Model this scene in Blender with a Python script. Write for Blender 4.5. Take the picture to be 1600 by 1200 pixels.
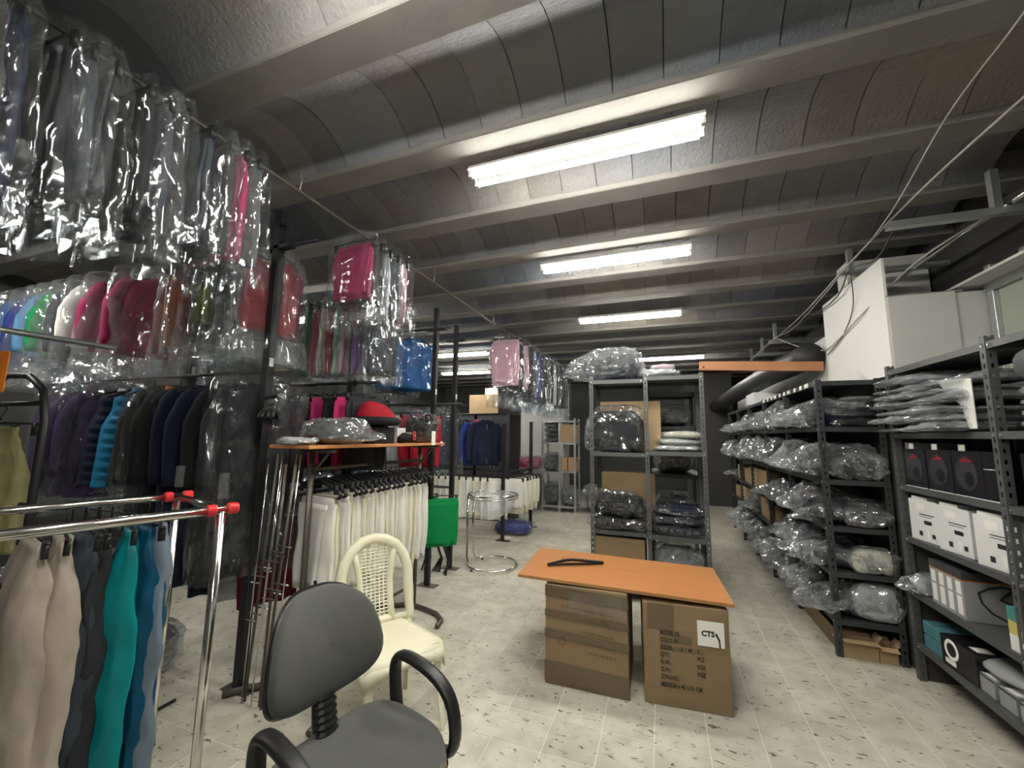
import bpy, math, random
import numpy as np
from mathutils import Vector, Matrix, noise
for o in list(bpy.data.objects): bpy.data.objects.remove(o)
SC = bpy.context.scene
COL = SC.collection
PI = math.pi

# ---------------------------------------------------------------- camera
# solved from the vanishing points of the floor tiles, the ceiling joists and the posts
FPX = 632.0; CAMZ = 1.48
_A = np.array([235, 84, 632.0]); _A /= np.linalg.norm(_A)
_U = np.cross(np.array([-765, 71, 632.0]), _A); _U /= np.linalg.norm(_U)
if _U[1] > 0: _U = -_U
_X = np.cross(_A, _U); _X /= np.linalg.norm(_X)
if _X[0] < 0: _X = -_X
RW = np.array([_X, _A, _U])                     # world axes written in camera axes (right, down, forward)
cam = bpy.data.cameras.new('camera'); cam.sensor_width = 36; cam.lens = FPX / 1600 * 36
cam.clip_start = 0.05; cam.clip_end = 100
camo = bpy.data.objects.new('camera', cam); COL.objects.link(camo)
cr = RW @ np.array([1, 0, 0]); cu = RW @ np.array([0, -1, 0]); cb = RW @ np.array([0, 0, -1])
camo.matrix_world = Matrix(((cr[0], cu[0], cb[0], 0), (cr[1], cu[1], cb[1], 0), (cr[2], cu[2], cb[2], CAMZ), (0, 0, 0, 1)))
SC.camera = camo

# ---------------------------------------------------------------- world, exposure
w = bpy.data.worlds.new('world'); SC.world = w; w.use_nodes = True
w.node_tree.nodes['Background'].inputs[0].default_value = (0.75, 0.85, 1, 1)
w.node_tree.nodes['Background'].inputs[1].default_value = 0.02
vs = SC.view_settings
vs.view_transform = 'Standard'; vs.look = 'None'; vs.gamma = 1; vs.use_curve_mapping = False
vs.exposure = 1.75
LAMP_STRENGTH = 34.0
SC.cycles.transparent_max_bounces = 32
SC.cycles.max_bounces = 8

# ---------------------------------------------------------------- helpers
def px_ray(x, y): return RW @ np.array([x - 800, y - 600, FPX])
def on_z(x, y, z=0.0):
    r = px_ray(x, y); t = (z - CAMZ) / r[2]; return (r[0]*t, r[1]*t, z)
def on_y(x, y, Y):
    r = px_ray(x, y); t = Y / r[1]; return (r[0]*t, Y, r[2]*t + CAMZ)
def on_x(x, y, X):
    r = px_ray(x, y); t = X / r[0]; return (X, r[1]*t, r[2]*t + CAMZ)

MATS = {}
def mat(name, col, rough=0.6, metal=0.0, var=0.0, vscale=8.0, bump=0.0, bscale=60.0, stretch=(1, 1, 1), spec=0.4, objvar=0.0, emit=None, sheen=0.0, world=False):
    if name in MATS: return MATS[name]
    m = bpy.data.materials.new(name); m.use_nodes = True; nt = m.node_tree; N = nt.nodes; L = nt.links
    b = N['Principled BSDF']
    b.inputs['Base Color'].default_value = (*col, 1); b.inputs['Roughness'].default_value = rough
    b.inputs['Metallic'].default_value = metal; b.inputs['Specular IOR Level'].default_value = spec
    if sheen: b.inputs['Sheen Weight'].default_value = sheen
    tc = N.new('ShaderNodeTexCoord'); mp = N.new('ShaderNodeMapping')
    mp.inputs['Scale'].default_value = stretch
    if world:
        g = N.new('ShaderNodeNewGeometry'); L.new(g.outputs['Position'], mp.inputs['Vector'])
    else: L.new(tc.outputs['Object'], mp.inputs['Vector'])
    if var or objvar:
        hsv = N.new('ShaderNodeHueSaturation'); hsv.inputs['Color'].default_value = (*col, 1)
        add = N.new('ShaderNodeMath'); add.operation = 'MULTIPLY_ADD'
        add.inputs[1].default_value = 2*var; add.inputs[2].default_value = 1 - var
        if var:
            nz = N.new('ShaderNodeTexNoise'); nz.inputs['Scale'].default_value = vscale; nz.inputs['Detail'].default_value = 5
            L.new(mp.outputs[0], nz.inputs['Vector']); L.new(nz.outputs['Fac'], add.inputs[0])
        else: add.inputs[0].default_value = 0.5
        out = add
        if objvar:
            oi = N.new('ShaderNodeObjectInfo'); a2 = N.new('ShaderNodeMath'); a2.operation = 'MULTIPLY_ADD'
            a2.inputs[1].default_value = 2*objvar; a2.inputs[2].default_value = 1 - objvar
            L.new(oi.outputs['Random'], a2.inputs[0])
            mu = N.new('ShaderNodeMath'); mu.operation = 'MULTIPLY'; L.new(add.outputs[0], mu.inputs[0]); L.new(a2.outputs[0], mu.inputs[1]); out = mu
        L.new(out.outputs[0], hsv.inputs['Value']); L.new(hsv.outputs[0], b.inputs['Base Color'])
    if bump:
        nb = N.new('ShaderNodeTexNoise'); nb.inputs['Scale'].default_value = bscale; nb.inputs['Detail'].default_value = 4
        bp = N.new('ShaderNodeBump'); bp.inputs['Strength'].default_value = bump; bp.inputs['Distance'].default_value = 0.01
        L.new(mp.outputs[0], nb.inputs['Vector']); L.new(nb.outputs['Fac'], bp.inputs['Height']); L.new(bp.outputs[0], b.inputs['Normal'])
    if emit:
        b.inputs['Emission Color'].default_value = (*emit[0], 1); b.inputs['Emission Strength'].default_value = emit[1]
    MATS[name] = m; return m

def film(name, tint=(0.94, 0.955, 0.96), milky=0.03, base=0.035, edge=0.34, s1=9.0, s2=26.0, bump=0.8, rough=0.10, zs=0.28):
    """clear crumpled polythene: see-through, creased into small facets that each catch a lamp differently"""
    m = bpy.data.materials.new(name); m.use_nodes = True; nt = m.node_tree; N = nt.nodes; L = nt.links
    N.remove(N['Principled BSDF']); out = N['Material Output']
    tr = N.new('ShaderNodeBsdfTransparent'); tr.inputs[0].default_value = (*tint, 1)
    gl = N.new('ShaderNodeBsdfGlossy'); gl.inputs['Roughness'].default_value = rough; gl.inputs['Color'].default_value = (0.95, 0.97, 1, 1)
    df = N.new('ShaderNodeBsdfDiffuse'); df.inputs['Color'].default_value = (0.8, 0.82, 0.84, 1)
    tc = N.new('ShaderNodeTexCoord'); oi = N.new('ShaderNodeObjectInfo')
    of = N.new('ShaderNodeVectorMath'); of.operation = 'ADD'; L.new(tc.outputs['Object'], of.inputs[0]); L.new(oi.outputs['Random'], of.inputs[1])
    mp = N.new('ShaderNodeMapping'); mp.inputs['Scale'].default_value = (1, 1, zs); mp.inputs['Rotation'].default_value = (0.25, 0.35, 0); L.new(of.outputs[0], mp.inputs['Vector'])
    wn = N.new('ShaderNodeTexNoise'); wn.inputs['Scale'].default_value = 5; L.new(mp.outputs[0], wn.inputs['Vector'])
    wa = N.new('ShaderNodeVectorMath'); wa.operation = 'MULTIPLY_ADD'; wa.inputs[1].default_value = (0.10, 0.10, 0.10); L.new(wn.outputs['Color'], wa.inputs[0]); L.new(mp.outputs[0], wa.inputs[2])
    hs = []
    for sc_, k in ((s1, 1.0), (s2, 0.7)):
        v = N.new('ShaderNodeTexVoronoi'); v.inputs['Scale'].default_value = sc_; L.new(wa.outputs[0], v.inputs['Vector'])
        d = N.new('ShaderNodeVectorMath'); d.operation = 'SUBTRACT'; L.new(wa.outputs[0], d.inputs[0]); L.new(v.outputs['Position'], d.inputs[1])
        c = N.new('ShaderNodeVectorMath'); c.operation = 'SUBTRACT'; c.inputs[1].default_value = (.5, .5, .5); L.new(v.outputs['Color'], c.inputs[0])
        dt = N.new('ShaderNodeVectorMath'); dt.operation = 'DOT_PRODUCT'; L.new(d.outputs[0], dt.inputs[0]); L.new(c.outputs[0], dt.inputs[1])
        mm = N.new('ShaderNodeMath'); mm.operation = 'MULTIPLY'; mm.inputs[1].default_value = k; L.new(dt.outputs['Value'], mm.inputs[0]); hs.append(mm)
    ad = N.new('ShaderNodeMath'); ad.operation = 'ADD'; L.new(hs[0].outputs[0], ad.inputs[0]); L.new(hs[1].outputs[0], ad.inputs[1])
    bp = N.new('ShaderNodeBump'); bp.inputs['Strength'].default_value = bump; bp.inputs['Distance'].default_value = 1.6
    L.new(ad.outputs[0], bp.inputs['Height'])
    for s in (gl, df): L.new(bp.outputs[0], s.inputs['Normal'])
    lw = N.new('ShaderNodeLayerWeight'); lw.inputs['Blend'].default_value = 0.3; L.new(bp.outputs[0], lw.inputs['Normal'])
    ma = N.new('ShaderNodeMath'); ma.operation = 'MULTIPLY_ADD'; ma.inputs[1].default_value = edge; ma.inputs[2].default_value = base
    L.new(lw.outputs['Facing'], ma.inputs[0])
    m1 = N.new('ShaderNodeMixShader'); L.new(ma.outputs[0], m1.inputs[0]); L.new(tr.outputs[0], m1.inputs[1]); L.new(gl.outputs[0], m1.inputs[2])
    m2 = N.new('ShaderNodeMixShader'); m2.inputs[0].default_value = milky; L.new(m1.outputs[0], m2.inputs[1]); L.new(df.outputs[0], m2.inputs[2])
    L.new(m2.outputs[0], out.inputs['Surface'])
    MATS[name] = m; return m

class MB:
    def __init__(s): s.v = []; s.f = []
    def add(s, vs_, fs):
        o = len(s.v); s.v += [tuple(p) for p in vs_]; s.f += [tuple(i + o for i in f) for f in fs]; return s
    def box(s, c, d, rz=0.0, M=None):
        x, y, z = d[0]/2, d[1]/2, d[2]/2
        pts = [Vector((a, b, e)) for e in (-z, z) for b in (-y, y) for a in (-x, x)]
        if rz: R_ = Matrix.Rotation(rz, 3, 'Z'); pts = [R_ @ p for p in pts]
        if M is not None: pts = [M @ p for p in pts]
        c = Vector(c)
        return s.add([p + c for p in pts], [(0, 2, 3, 1), (4, 5, 7, 6), (0, 1, 5, 4), (2, 6, 7, 3), (0, 4, 6, 2), (1, 3, 7, 5)])
    def span(s, a, b):
        return s.box([(a[i]+b[i])/2 for i in range(3)], [abs(b[i]-a[i]) for i in range(3)])
    def tube(s, pts, r, n=8, closed=False, flat=1.0):
        pts = [Vector(p) for p in pts]; k = len(pts); rs = r if isinstance(r, (list, tuple)) else [r]*k
        tang = []
        for i in range(k):
            if closed: t = pts[(i+1) % k] - pts[i-1]
            else: t = pts[min(i+1, k-1)] - pts[max(i-1, 0)]
            tang.append(t.normalized() if t.length > 1e-9 else Vector((0, 0, 1)))
        t0 = tang[0]; up = Vector((0, 0, 1)) if abs(t0.z) < 0.9 else Vector((0, 1, 0))
        u = (up - t0*up.dot(t0)).normalized(); rings = []
        for i in range(k):
            t = tang[i]; u = (u - t*u.dot(t)); u = u.normalized() if u.length > 1e-6 else Vector((1, 0, 0)); w_ = t.cross(u)
            rings.append([pts[i] + u*(rs[i]*math.cos(a)) + w_*(rs[i]*flat*math.sin(a)) for a in [2*PI*j/n for j in range(n)]])
        return s.loft(rings, not closed, not closed, ring_closed=closed)
    def loft(s, rings, cap0=True, cap1=True, ring_closed=False):
        n = len(rings[0]); k = len(rings); vs_ = [p for r in rings for p in r]; fs = []
        for i in range(k if ring_closed else k-1):
            a = i*n; b = ((i+1) % k)*n
            for j in range(n): fs.append((a+j, a+(j+1) % n, b+(j+1) % n, b+j))
        if cap0: fs.append(tuple(range(n-1, -1, -1)))
        if cap1: fs.append(tuple(range((k-1)*n, k*n)))
        return s.add(vs_, fs)
    def loft_tri(s, rings, cap=False):
        n = len(rings[0]); k = len(rings); vs_ = [p for r in rings for p in r]; fs = []
        for i in range(k-1):
            for j in range(n):
                a, b, c_, d = i*n+j, i*n+(j+1) % n, (i+1)*n+(j+1) % n, (i+1)*n+j
                fs += [(a, b, c_), (a, c_, d)] if (i*7+j*3) % 2 else [(a, b, d), (b, c_, d)]
        if cap: fs += [tuple(range(n-1, -1, -1)), tuple(range((k-1)*n, k*n))]
        return s.add(vs_, fs)
    def disc(s, c, r, h, n=20, axis='Z'):
        rings = []
        for q in (-h/2, h/2):
            ring = []
            for j in range(n):
                a = 2*PI*j/n; p = (r*math.cos(a), r*math.sin(a), q)
                if axis == 'X': p = (p[2], p[0], p[1])
                if axis == 'Y': p = (p[0], p[2], p[1])
                ring.append((p[0]+c[0], p[1]+c[1], p[2]+c[2]))
            rings.append(ring)
        return s.loft(rings)
    def poly(s, pts, d):           # outline (3D points) extruded by vector d
        n = len(pts); q = [tuple(p[i]+d[i] for i in range(3)) for p in pts]
        return s.add(list(pts)+q, [tuple(range(n-1, -1, -1)), tuple(range(n, 2*n))] + [(j, (j+1) % n, n+(j+1) % n, n+j) for j in range(n)])
    def mesh(s, name, m=None, smooth=False):
        me = bpy.data.meshes.new(name); me.from_pydata(s.v, [], s.f); me.update()
        if m: me.materials.append(m)
        if smooth: me.polygons.foreach_set('use_smooth', [True]*len(me.polygons))
        return me
    def obj(s, name, m, parent=None, smooth=False, bevel=0.0, loc=None, rz=0.0, seg=2):
        o = link(name, s.mesh(name, m, smooth), parent, loc, rz)
        if bevel:
            b = o.modifiers.new('bevel', 'BEVEL'); b.width = bevel; b.segments = seg; b.limit_method = 'ANGLE'
        return o
def link(name, me, parent=None, loc=None, rz=0.0, rot=None, scale=None):
    o = bpy.data.objects.new(name, me); COL.objects.link(o)
    if parent is not None: o.parent = parent
    if loc is not None: o.location = loc
    if rot is not None: o.rotation_euler = rot
    elif rz: o.rotation_euler = (0, 0, rz)
    if scale is not None: o.scale = scale
    return o
def tag(o, label, cat, group=None):
    o['label'] = label; o['category'] = cat
    if group: o['group'] = group
    return o
def thing(name, label, cat, loc=(0, 0, 0), rz=0.0, group=None, rot=None):
    o = link(name, None, None, loc, rz, rot); o.empty_display_size = 0.05
    return tag(o, label, cat, group)
def struct(o): o['kind'] = 'structure'; return o
ORD = ['first', 'second', 'third', 'fourth', 'fifth', 'sixth', 'seventh', 'eighth', 'ninth', 'tenth', 'eleventh', 'twelfth', 'thirteenth', 'fourteenth', 'fifteenth', 'sixteenth', 'seventeenth', 'eighteenth', 'nineteenth', 'twentieth']

# ---------------------------------------------------------------- materials
M_block = mat('porous concrete block', (0.225, 0.225, 0.225), 0.9, var=0.28, vscale=3.0, bump=1.0, bscale=55, objvar=0.16, spec=0.2)
M_joist = mat('concrete joist', (0.215, 0.205, 0.19), 0.85, var=0.2, vscale=4, bump=0.2, bscale=40, world=True, spec=0.2)
def tint_world(m, ca, cb_, scale):
    nt = m.node_tree; N = nt.nodes; L = nt.links; b = N['Principled BSDF']
    src = b.inputs['Base Color'].links[0].from_socket
    g = N.new('ShaderNodeNewGeometry'); nz = N.new('ShaderNodeTexNoise'); nz.inputs['Scale'].default_value = scale; nz.inputs['Detail'].default_value = 2; L.new(g.outputs['Position'], nz.inputs['Vector'])
    r = N.new('ShaderNodeValToRGB'); e = r.color_ramp.elements; e[0].position = .38; e[0].color = (*ca, 1); e[1].position = .62; e[1].color = (*cb_, 1); L.new(nz.outputs['Fac'], r.inputs[0])
    x = N.new('ShaderNodeMix'); x.data_type = 'RGBA'; x.blend_type = 'MULTIPLY'; x.inputs[0].default_value = 1; L.new(src, x.inputs[6]); L.new(r.outputs[0], x.inputs[7]); L.new(x.outputs[2], b.inputs['Base Color'])
tint_world(M_block, (0.84, 0.93, 1.12), (1.08, 0.98, 0.86), 0.55)
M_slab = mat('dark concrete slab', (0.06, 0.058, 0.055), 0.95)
M_wall = mat('grimy plaster', (0.075, 0.075, 0.075), 0.9, var=0.2, vscale=2, bump=0.1, world=True)
M_wallg = mat('green plasterboard', (0.40, 0.44, 0.36), 0.85, var=0.08, vscale=3, world=True)
M_board_lit = mat('lit white plasterboard', (0.80, 0.80, 0.77), 0.8, var=0.04, vscale=3, world=True)  # lamplight on the box's left cheek put into the board colour
M_board_grey_shade = mat('grey and shaded plasterboard', (0.62, 0.62, 0.59), 0.85, var=0.06, vscale=3, world=True)  # shade on the box's front cheek put into the colour; ledge is plain grey
M_galv = mat('galvanised steel', (0.62, 0.64, 0.64), 0.32, 0.85, var=0.1, vscale=20)
M_rack = mat('dark grey rack steel', (0.05, 0.053, 0.056), 0.5, 0.3, var=0.12, vscale=10)
M_rackl = mat('mid grey rack steel', (0.10, 0.104, 0.104), 0.5, 0.3, var=0.12, vscale=10)
M_black = mat('black painted steel', (0.018, 0.018, 0.021), 0.45, 0.2, bump=0.05)
M_bronze = mat('worn brown steel', (0.13, 0.115, 0.095), 0.42, 0.5, var=0.25, vscale=14)
M_chrome = mat('chrome', (0.78, 0.77, 0.74), 0.14, 1.0)
M_hang = mat('black hanger plastic', (0.012, 0.012, 0.014), 0.4)
M_card = mat('brown cardboard', (0.245, 0.17, 0.098), 0.85, var=0.10, vscale=5, bump=0.08, bscale=30, stretch=(1, 1, 6))
M_cardl = mat('light cardboard', (0.38, 0.265, 0.155), 0.85, var=0.08, vscale=5, bump=0.06)
M_tape = mat('brown packing tape', (0.135, 0.092, 0.052), 0.22, var=0.15, vscale=9, bump=0.25, bscale=25, spec=0.6)
M_paper = mat('white paper', (0.82, 0.82, 0.78), 0.7)
M_ink = mat('black ink', (0.02, 0.02, 0.02), 0.8)
M_inkb = mat('faded ink', (0.10, 0.065, 0.035), 0.9)
M_wood = mat('beech laminate', (0.50, 0.215, 0.078), 0.42, var=0.10, vscale=5, stretch=(0.7, 14, 3), bump=0.02)
M_edge = mat('beech edge', (0.36, 0.19, 0.075), 0.6, var=0.2, vscale=30)
M_beam = mat('orange wood', (0.40, 0.18, 0.085), 0.55, var=0.12, vscale=6, stretch=(0.6, 6, 6))
M_plast = mat('cream chair plastic', (0.80, 0.77, 0.60), 0.42, var=0.07, vscale=6, bump=0.03, spec=0.45)
M_fab = mat('dark grey seat fabric', (0.082, 0.085, 0.08), 0.85, var=0.10, vscale=10, bump=0.18, bscale=350, sheen=0.15)
M_ablk = mat('black arm plastic', (0.012, 0.012, 0.013), 0.38, spec=0.5)
M_foam = mat('worn foam', (0.16, 0.14, 0.10), 0.95, bump=0.6, bscale=120)
M_red = mat('red plastic', (0.62, 0.03, 0.035), 0.3)
M_white = mat('white card', (0.72, 0.73, 0.72), 0.6, var=0.04)
M_spine = mat('grey enamel', (0.22, 0.22, 0.21), 0.5)
M_fix = mat('white enamel', (0.6, 0.59, 0.55), 0.45)
M_tube = mat('lit fluorescent tube', (0.9, 0.9, 0.88), 0.4, emit=((1.0, 0.97, 0.88), LAMP_STRENGTH))
M_cable = mat('grey cable', (0.45, 0.43, 0.38), 0.6)
M_cabled = mat('dark cable', (0.05, 0.05, 0.05), 0.6)
M_pipe = mat('black pipe wrap', (0.03, 0.03, 0.034), 0.5, bump=0.25, bscale=12)
FILM = film('clear polythene', milky=0.012, base=0.03, edge=0.24, s1=6, s2=17)
FILM2 = film('dusty polythene', milky=0.035, base=0.035, edge=0.28, s1=7, s2=16)
FILM3 = film('crinkled polythene', milky=0.02, base=0.04, edge=0.30, s1=9, s2=24, bump=0.95)
FILM4 = film('frosted polythene', milky=0.22, base=0.06, edge=0.4, s1=6, s2=15)
FILM7 = film('glossy black-pack polythene', milky=0.02, base=0.12, edge=0.5, s1=8, s2=20, bump=0.9, zs=0.7, rough=0.07)
FILM8 = film('cloudy polythene', milky=0.09, base=0.06, edge=0.34, s1=7, s2=18)
FILM5 = film('silvery polythene', milky=0.10, base=0.14, edge=0.5, s1=9, s2=24, bump=1.0, zs=0.8)
FILM6 = film('pale polythene', milky=0.20, base=0.12, edge=0.5, s1=8, s2=20, bump=1.0, zs=0.8)

def terrazzo():
    m = bpy.data.materials.new('speckled terrazzo'); m.use_nodes = True; nt = m.node_tree; N = nt.nodes; L = nt.links; b = N['Principled BSDF']
    g = N.new('ShaderNodeNewGeometry'); oi = N.new('ShaderNodeObjectInfo')
    n1 = N.new('ShaderNodeTexNoise'); n1.inputs['Scale'].default_value = 1.7; n1.inputs['Detail'].default_value = 6; L.new(g.outputs['Position'], n1.inputs['Vector'])
    r1 = N.new('ShaderNodeValToRGB'); e = r1.color_ramp.elements
    e[0].position = 0.3; e[0].color = (0.45, 0.43, 0.36, 1); e[1].position = 0.7; e[1].color = (0.66, 0.64, 0.55, 1); L.new(n1.outputs['Fac'], r1.inputs[0])
    mp = N.new('ShaderNodeMapping'); mp.inputs['Scale'].default_value = (1, 2.1, 1); mp.inputs['Rotation'].default_value = (0, 0, 0.6); L.new(g.outputs['Position'], mp.inputs[0])
    v = N.new('ShaderNodeTexNoise'); v.inputs['Scale'].default_value = 21; v.inputs['Detail'].default_value = 2.5; v.inputs['Distortion'].default_value = 0.8; L.new(mp.outputs[0], v.inputs['Vector'])
    r2 = N.new('ShaderNodeValToRGB'); e = r2.color_ramp.elements
    e[0].position = 0.305; e[0].color = (0.20, 0.19, 0.16, 1); e[1].position = 0.37; e[1].color = (1, 1, 1, 1); L.new(v.outputs['Fac'], r2.inputs[0])
    v3 = N.new('ShaderNodeTexNoise'); v3.inputs['Scale'].default_value = 9; v3.inputs['Detail'].default_value = 6; L.new(g.outputs['Position'], v3.inputs['Vector'])
    r3 = N.new('ShaderNodeValToRGB'); e = r3.color_ramp.elements
    e[0].position = 0.35; e[0].color = (0.82, 0.81, 0.78, 1); e[1].position = 0.6; e[1].color = (1, 1, 1, 1); L.new(v3.outputs['Fac'], r3.inputs[0])
    x1 = N.new('ShaderNodeMix'); x1.data_type = 'RGBA'; x1.blend_type = 'MULTIPLY'; x1.inputs[0].default_value = 1
    L.new(r1.outputs[0], x1.inputs[6]); L.new(r2.outputs[0], x1.inputs[7])
    x3 = N.new('ShaderNodeMix'); x3.data_type = 'RGBA'; x3.blend_type = 'MULTIPLY'; x3.inputs[0].default_value = 1
    L.new(x1.outputs[2], x3.inputs[6]); L.new(r3.outputs[0], x3.inputs[7])
    ma = N.new('ShaderNodeMath'); ma.operation = 'MULTIPLY_ADD'; ma.inputs[1].default_value = 0.12; ma.inputs[2].default_value = 0.94; L.new(oi.outputs['Random'], ma.inputs[0])
    h = N.new('ShaderNodeHueSaturation'); L.new(x3.outputs[2], h.inputs['Color']); L.new(ma.outputs[0], h.inputs['Value']); L.new(h.outputs[0], b.inputs['Base Color'])
    b.inputs['Roughness'].default_value = 0.42; b.inputs['Specular IOR Level'].default_value = 0.35
    return m
M_tile = terrazzo()
M_grout = mat('pale grout', (0.74, 0.72, 0.63), 0.9)

CLOTH = {}
def cloth(key, col, rough=0.85):
    if key not in CLOTH: CLOTH[key] = mat(key + ' cloth', col, rough, var=0.12, vscale=9, bump=0.12, bscale=160, spec=0.25)
    return CLOTH[key]
C = {k: cloth(k, v, r) for k, v, r in [
    ('black', (0.012, 0.012, 0.015), .8), ('charcoal', (0.022, 0.024, 0.028), .8), ('grey', (0.10, 0.107, 0.115), .85), ('silver', (0.42, 0.44, 0.46), .7),
    ('navy', (0.010, 0.014, 0.035), .8), ('blue', (0.012, 0.12, 0.36), .7), ('royal', (0.015, 0.035, 0.22), .7), ('sky', (0.10, 0.27, 0.50), .7), ('teal', (0.0, 0.19, 0.21), .38),
    ('petrol', (0.0, 0.055, 0.11), .5), ('green', (0.0, 0.23, 0.06), .8), ('lime', (0.42, 0.52, 0.05), .8), ('mint', (0.35, 0.55, 0.38), .8), ('olive', (0.20, 0.19, 0.09), .85),
    ('magenta', (0.34, 0.012, 0.10), .65), ('pink', (0.62, 0.38, 0.45), .8), ('hotpink', (0.62, 0.03, 0.16), .7), ('red', (0.32, 0.008, 0.02), .75), ('burgundy', (0.10, 0.008, 0.015), .8),
    ('purple', (0.045, 0.025, 0.085), .75), ('violet', (0.17, 0.07, 0.24), .75), ('white', (0.78, 0.78, 0.73), .85), ('cream', (0.72, 0.68, 0.54), .85), ('beige', (0.34, 0.29, 0.245), .85),
    ('denim', (0.135, 0.175, 0.225), .9), ('orange', (0.65, 0.18, 0.02), .7), ('slate', (0.035, 0.044, 0.056), .75), ('brightblue', (0.01, 0.17, 0.34), .6)]}

# ================================================================ SETTING
XL, XR, Y0, Y1, ZC = -6.6, 2.06, -2.6, 11.6, 3.0
# floor: a screed with square terrazzo tiles
fl = struct(MB().span((XL-.1, Y0-.1, -0.12), (XR+.1, Y1+.1, -0.0018)).obj('floor', M_grout))
TS = 0.2515; TX, TY = 0.669, 2.04
def tile_mesh():
    h = TS/2 - 0.0021; b = 0.0012; m = MB()
    rings = [[(-h, -h, -0.0017), (h, -h, -0.0017), (h, h, -0.0017), (-h, h, -0.0017)], [(-h, -h, -0.0006), (h, -h, -0.0006), (h, h, -0.0006), (-h, h, -0.0006)],
             [(-h+b, -h+b, 0), (h-b, -h+b, 0), (h-b, h-b, 0), (-h+b, h-b, 0)]]
    m.loft(rings, False, True); return m
tm = tile_mesh(); tme = tm.mesh('floor_tile', M_tile)
cells = []
for i in range(math.floor((XL-TX)/TS), math.ceil((XR-TX)/TS)):
    for j in range(math.floor((Y0-TY)/TS), math.ceil((Y1-TY)/TS)):
        x = TX + (i+.5)*TS; y = TY + (j+.5)*TS
        c = RW.T @ (np.array([x, y, 0]) - np.array([0, 0, CAMZ]))
        vis = 0
        if c[2] > 0.3:
            u = c[0]/c[2]*FPX + 800; v = c[1]/c[2]*FPX + 600
            if -80 < u < 1680 and v < 1280 and -2.45 < x < 1.6 and y < 9.5: vis = 1
        cells.append((0 if vis else 1, c[2], x, y))
cells.sort()
rest = MB()
for k, (nv, d, x, y) in enumerate(cells):
    if k < 300 and not nv: link('floor_tile', tme, fl, (x, y, 0))
    else: rest.add([(p[0]+x, p[1]+y, p[2]) for p in tm.v], tm.f)
r_ = rest.obj('floor_tile', M_tile, fl); r_['kind'] = 'stuff'

# ceiling: concrete joists with vaulted blocks between them
ce = struct(MB().span((XL-.1, Y0-.1, 3.19), (XR+.1, Y1+.1, 3.30)).obj('ceiling', M_slab))
JP, JW, J0 = 0.678, 0.165, 1.03
BW = 0.2165
def block_mesh(seed):
    rnd = random.Random(seed); m = MB(); n = 9; half = BW/2 - 0.0022; L_ = JP - JW
    lo = []; hi = []
    for i in range(n):
        t = i/(n-1); y = t*L_; z = 0.032 + 0.125*math.sin(PI*t)**0.8
        lo.append((y, z)); hi.append((y, 0.188))
    vs_ = []; fs = []
    for sx in (-half, half):
        for (y, z) in lo: vs_.append((sx, y, z + rnd.uniform(-.0015, .0015)))
        for (y, z) in hi: vs_.append((sx, y, z))
    o = 2*n
    for i in range(n-1):
        fs.append((i, i+1, o+i+1, o+i)); fs.append((i, n+i, n+i+1, i+1)); fs.append((o+i, o+i+1, o+n+i+1, o+n+i))
    fs.append((0, o, o+n, n)); fs.append((n-1, n+n-1, o+n+n-1, o+n-1))
    m.add(vs_, fs); return m
bvar = [block_mesh(s) for s in range(4)]; bme = [b.mesh('ceiling_block', M_block) for b in bvar]
blocks = []
jn0 = math.floor((Y0-J0)/JP); jn1 = math.ceil((Y1-J0)/JP)
for j in range(jn0, jn1+1):
    y = J0 + j*JP
    MB().span((XL, y, ZC), (XR, y+JW, 3.19)).obj('ceiling_joist', M_joist, ce, bevel=0.006, seg=1)
    off = 0.115 if j % 2 else 0.0
    i0 = math.floor((XL - (-0.81+off))/BW)
    for i in range(i0+1, 200):
        x = -0.81 + off*0 + (j % 3)*0.043 + (i+.5)*BW
        if x + BW/2 > XR: break
        c = RW.T @ (np.array([x, y+.4, 3.05]) - np.array([0, 0, CAMZ])); vis = 0
        if c[2] > 0.15:
            u = c[0]/c[2]*FPX + 800; v = c[1]/c[2]*FPX + 600
            vis = -60 < u < 1660 and -150 < v < 620 and y < 5.6
        blocks.append((0 if vis else 1, c[2], x, y+JW))
blocks.sort(); rest = MB(); rnd = random.Random(5)
for k, (nv, d, x, y) in enumerate(blocks):
    q = rnd.randrange(4); dz = rnd.uniform(-.003, .004)
    if k < 300 and not nv: link('ceiling_block', bme[q], ce, (x, y, ZC+dz))
    else: rest.add([(p[0]+x, p[1]+y, p[2]+ZC+dz) for p in bvar[q].v], bvar[q].f)
r_ = rest.obj('ceiling_block', M_block, ce); r_['kind'] = 'stuff'

# walls
struct(MB().span((XL-.15, Y0-.15, -.01), (XL, Y1+.15, 3.25)).obj('wall_left', M_wall))
struct(MB().span((XL-.15, Y1, -.01), (XR+.15, Y1+.15, 3.25)).obj('wall_back', M_wall))
struct(MB().span((XL-.15, Y0-.15, -.01), (XR+.15, Y0, 3.25)).obj('wall_front', M_wall))
wr = struct(MB().span((XR, Y0-.15, -.01), (XR+.15, Y1+.15, 3.25)).obj('wall_right', M_slab))
for a, b in ((-2.5, .4), (.4, .95), (.95, 1.5), (1.5, 2.05), (2.05, 2.6), (2.6, 3.14), (3.14, 3.42)): MB().span((XR-.02, a+.026, 0.0), (XR-.0012, b-.026, 2.449)).obj('plasterboard', M_wallg, wr)
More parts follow.
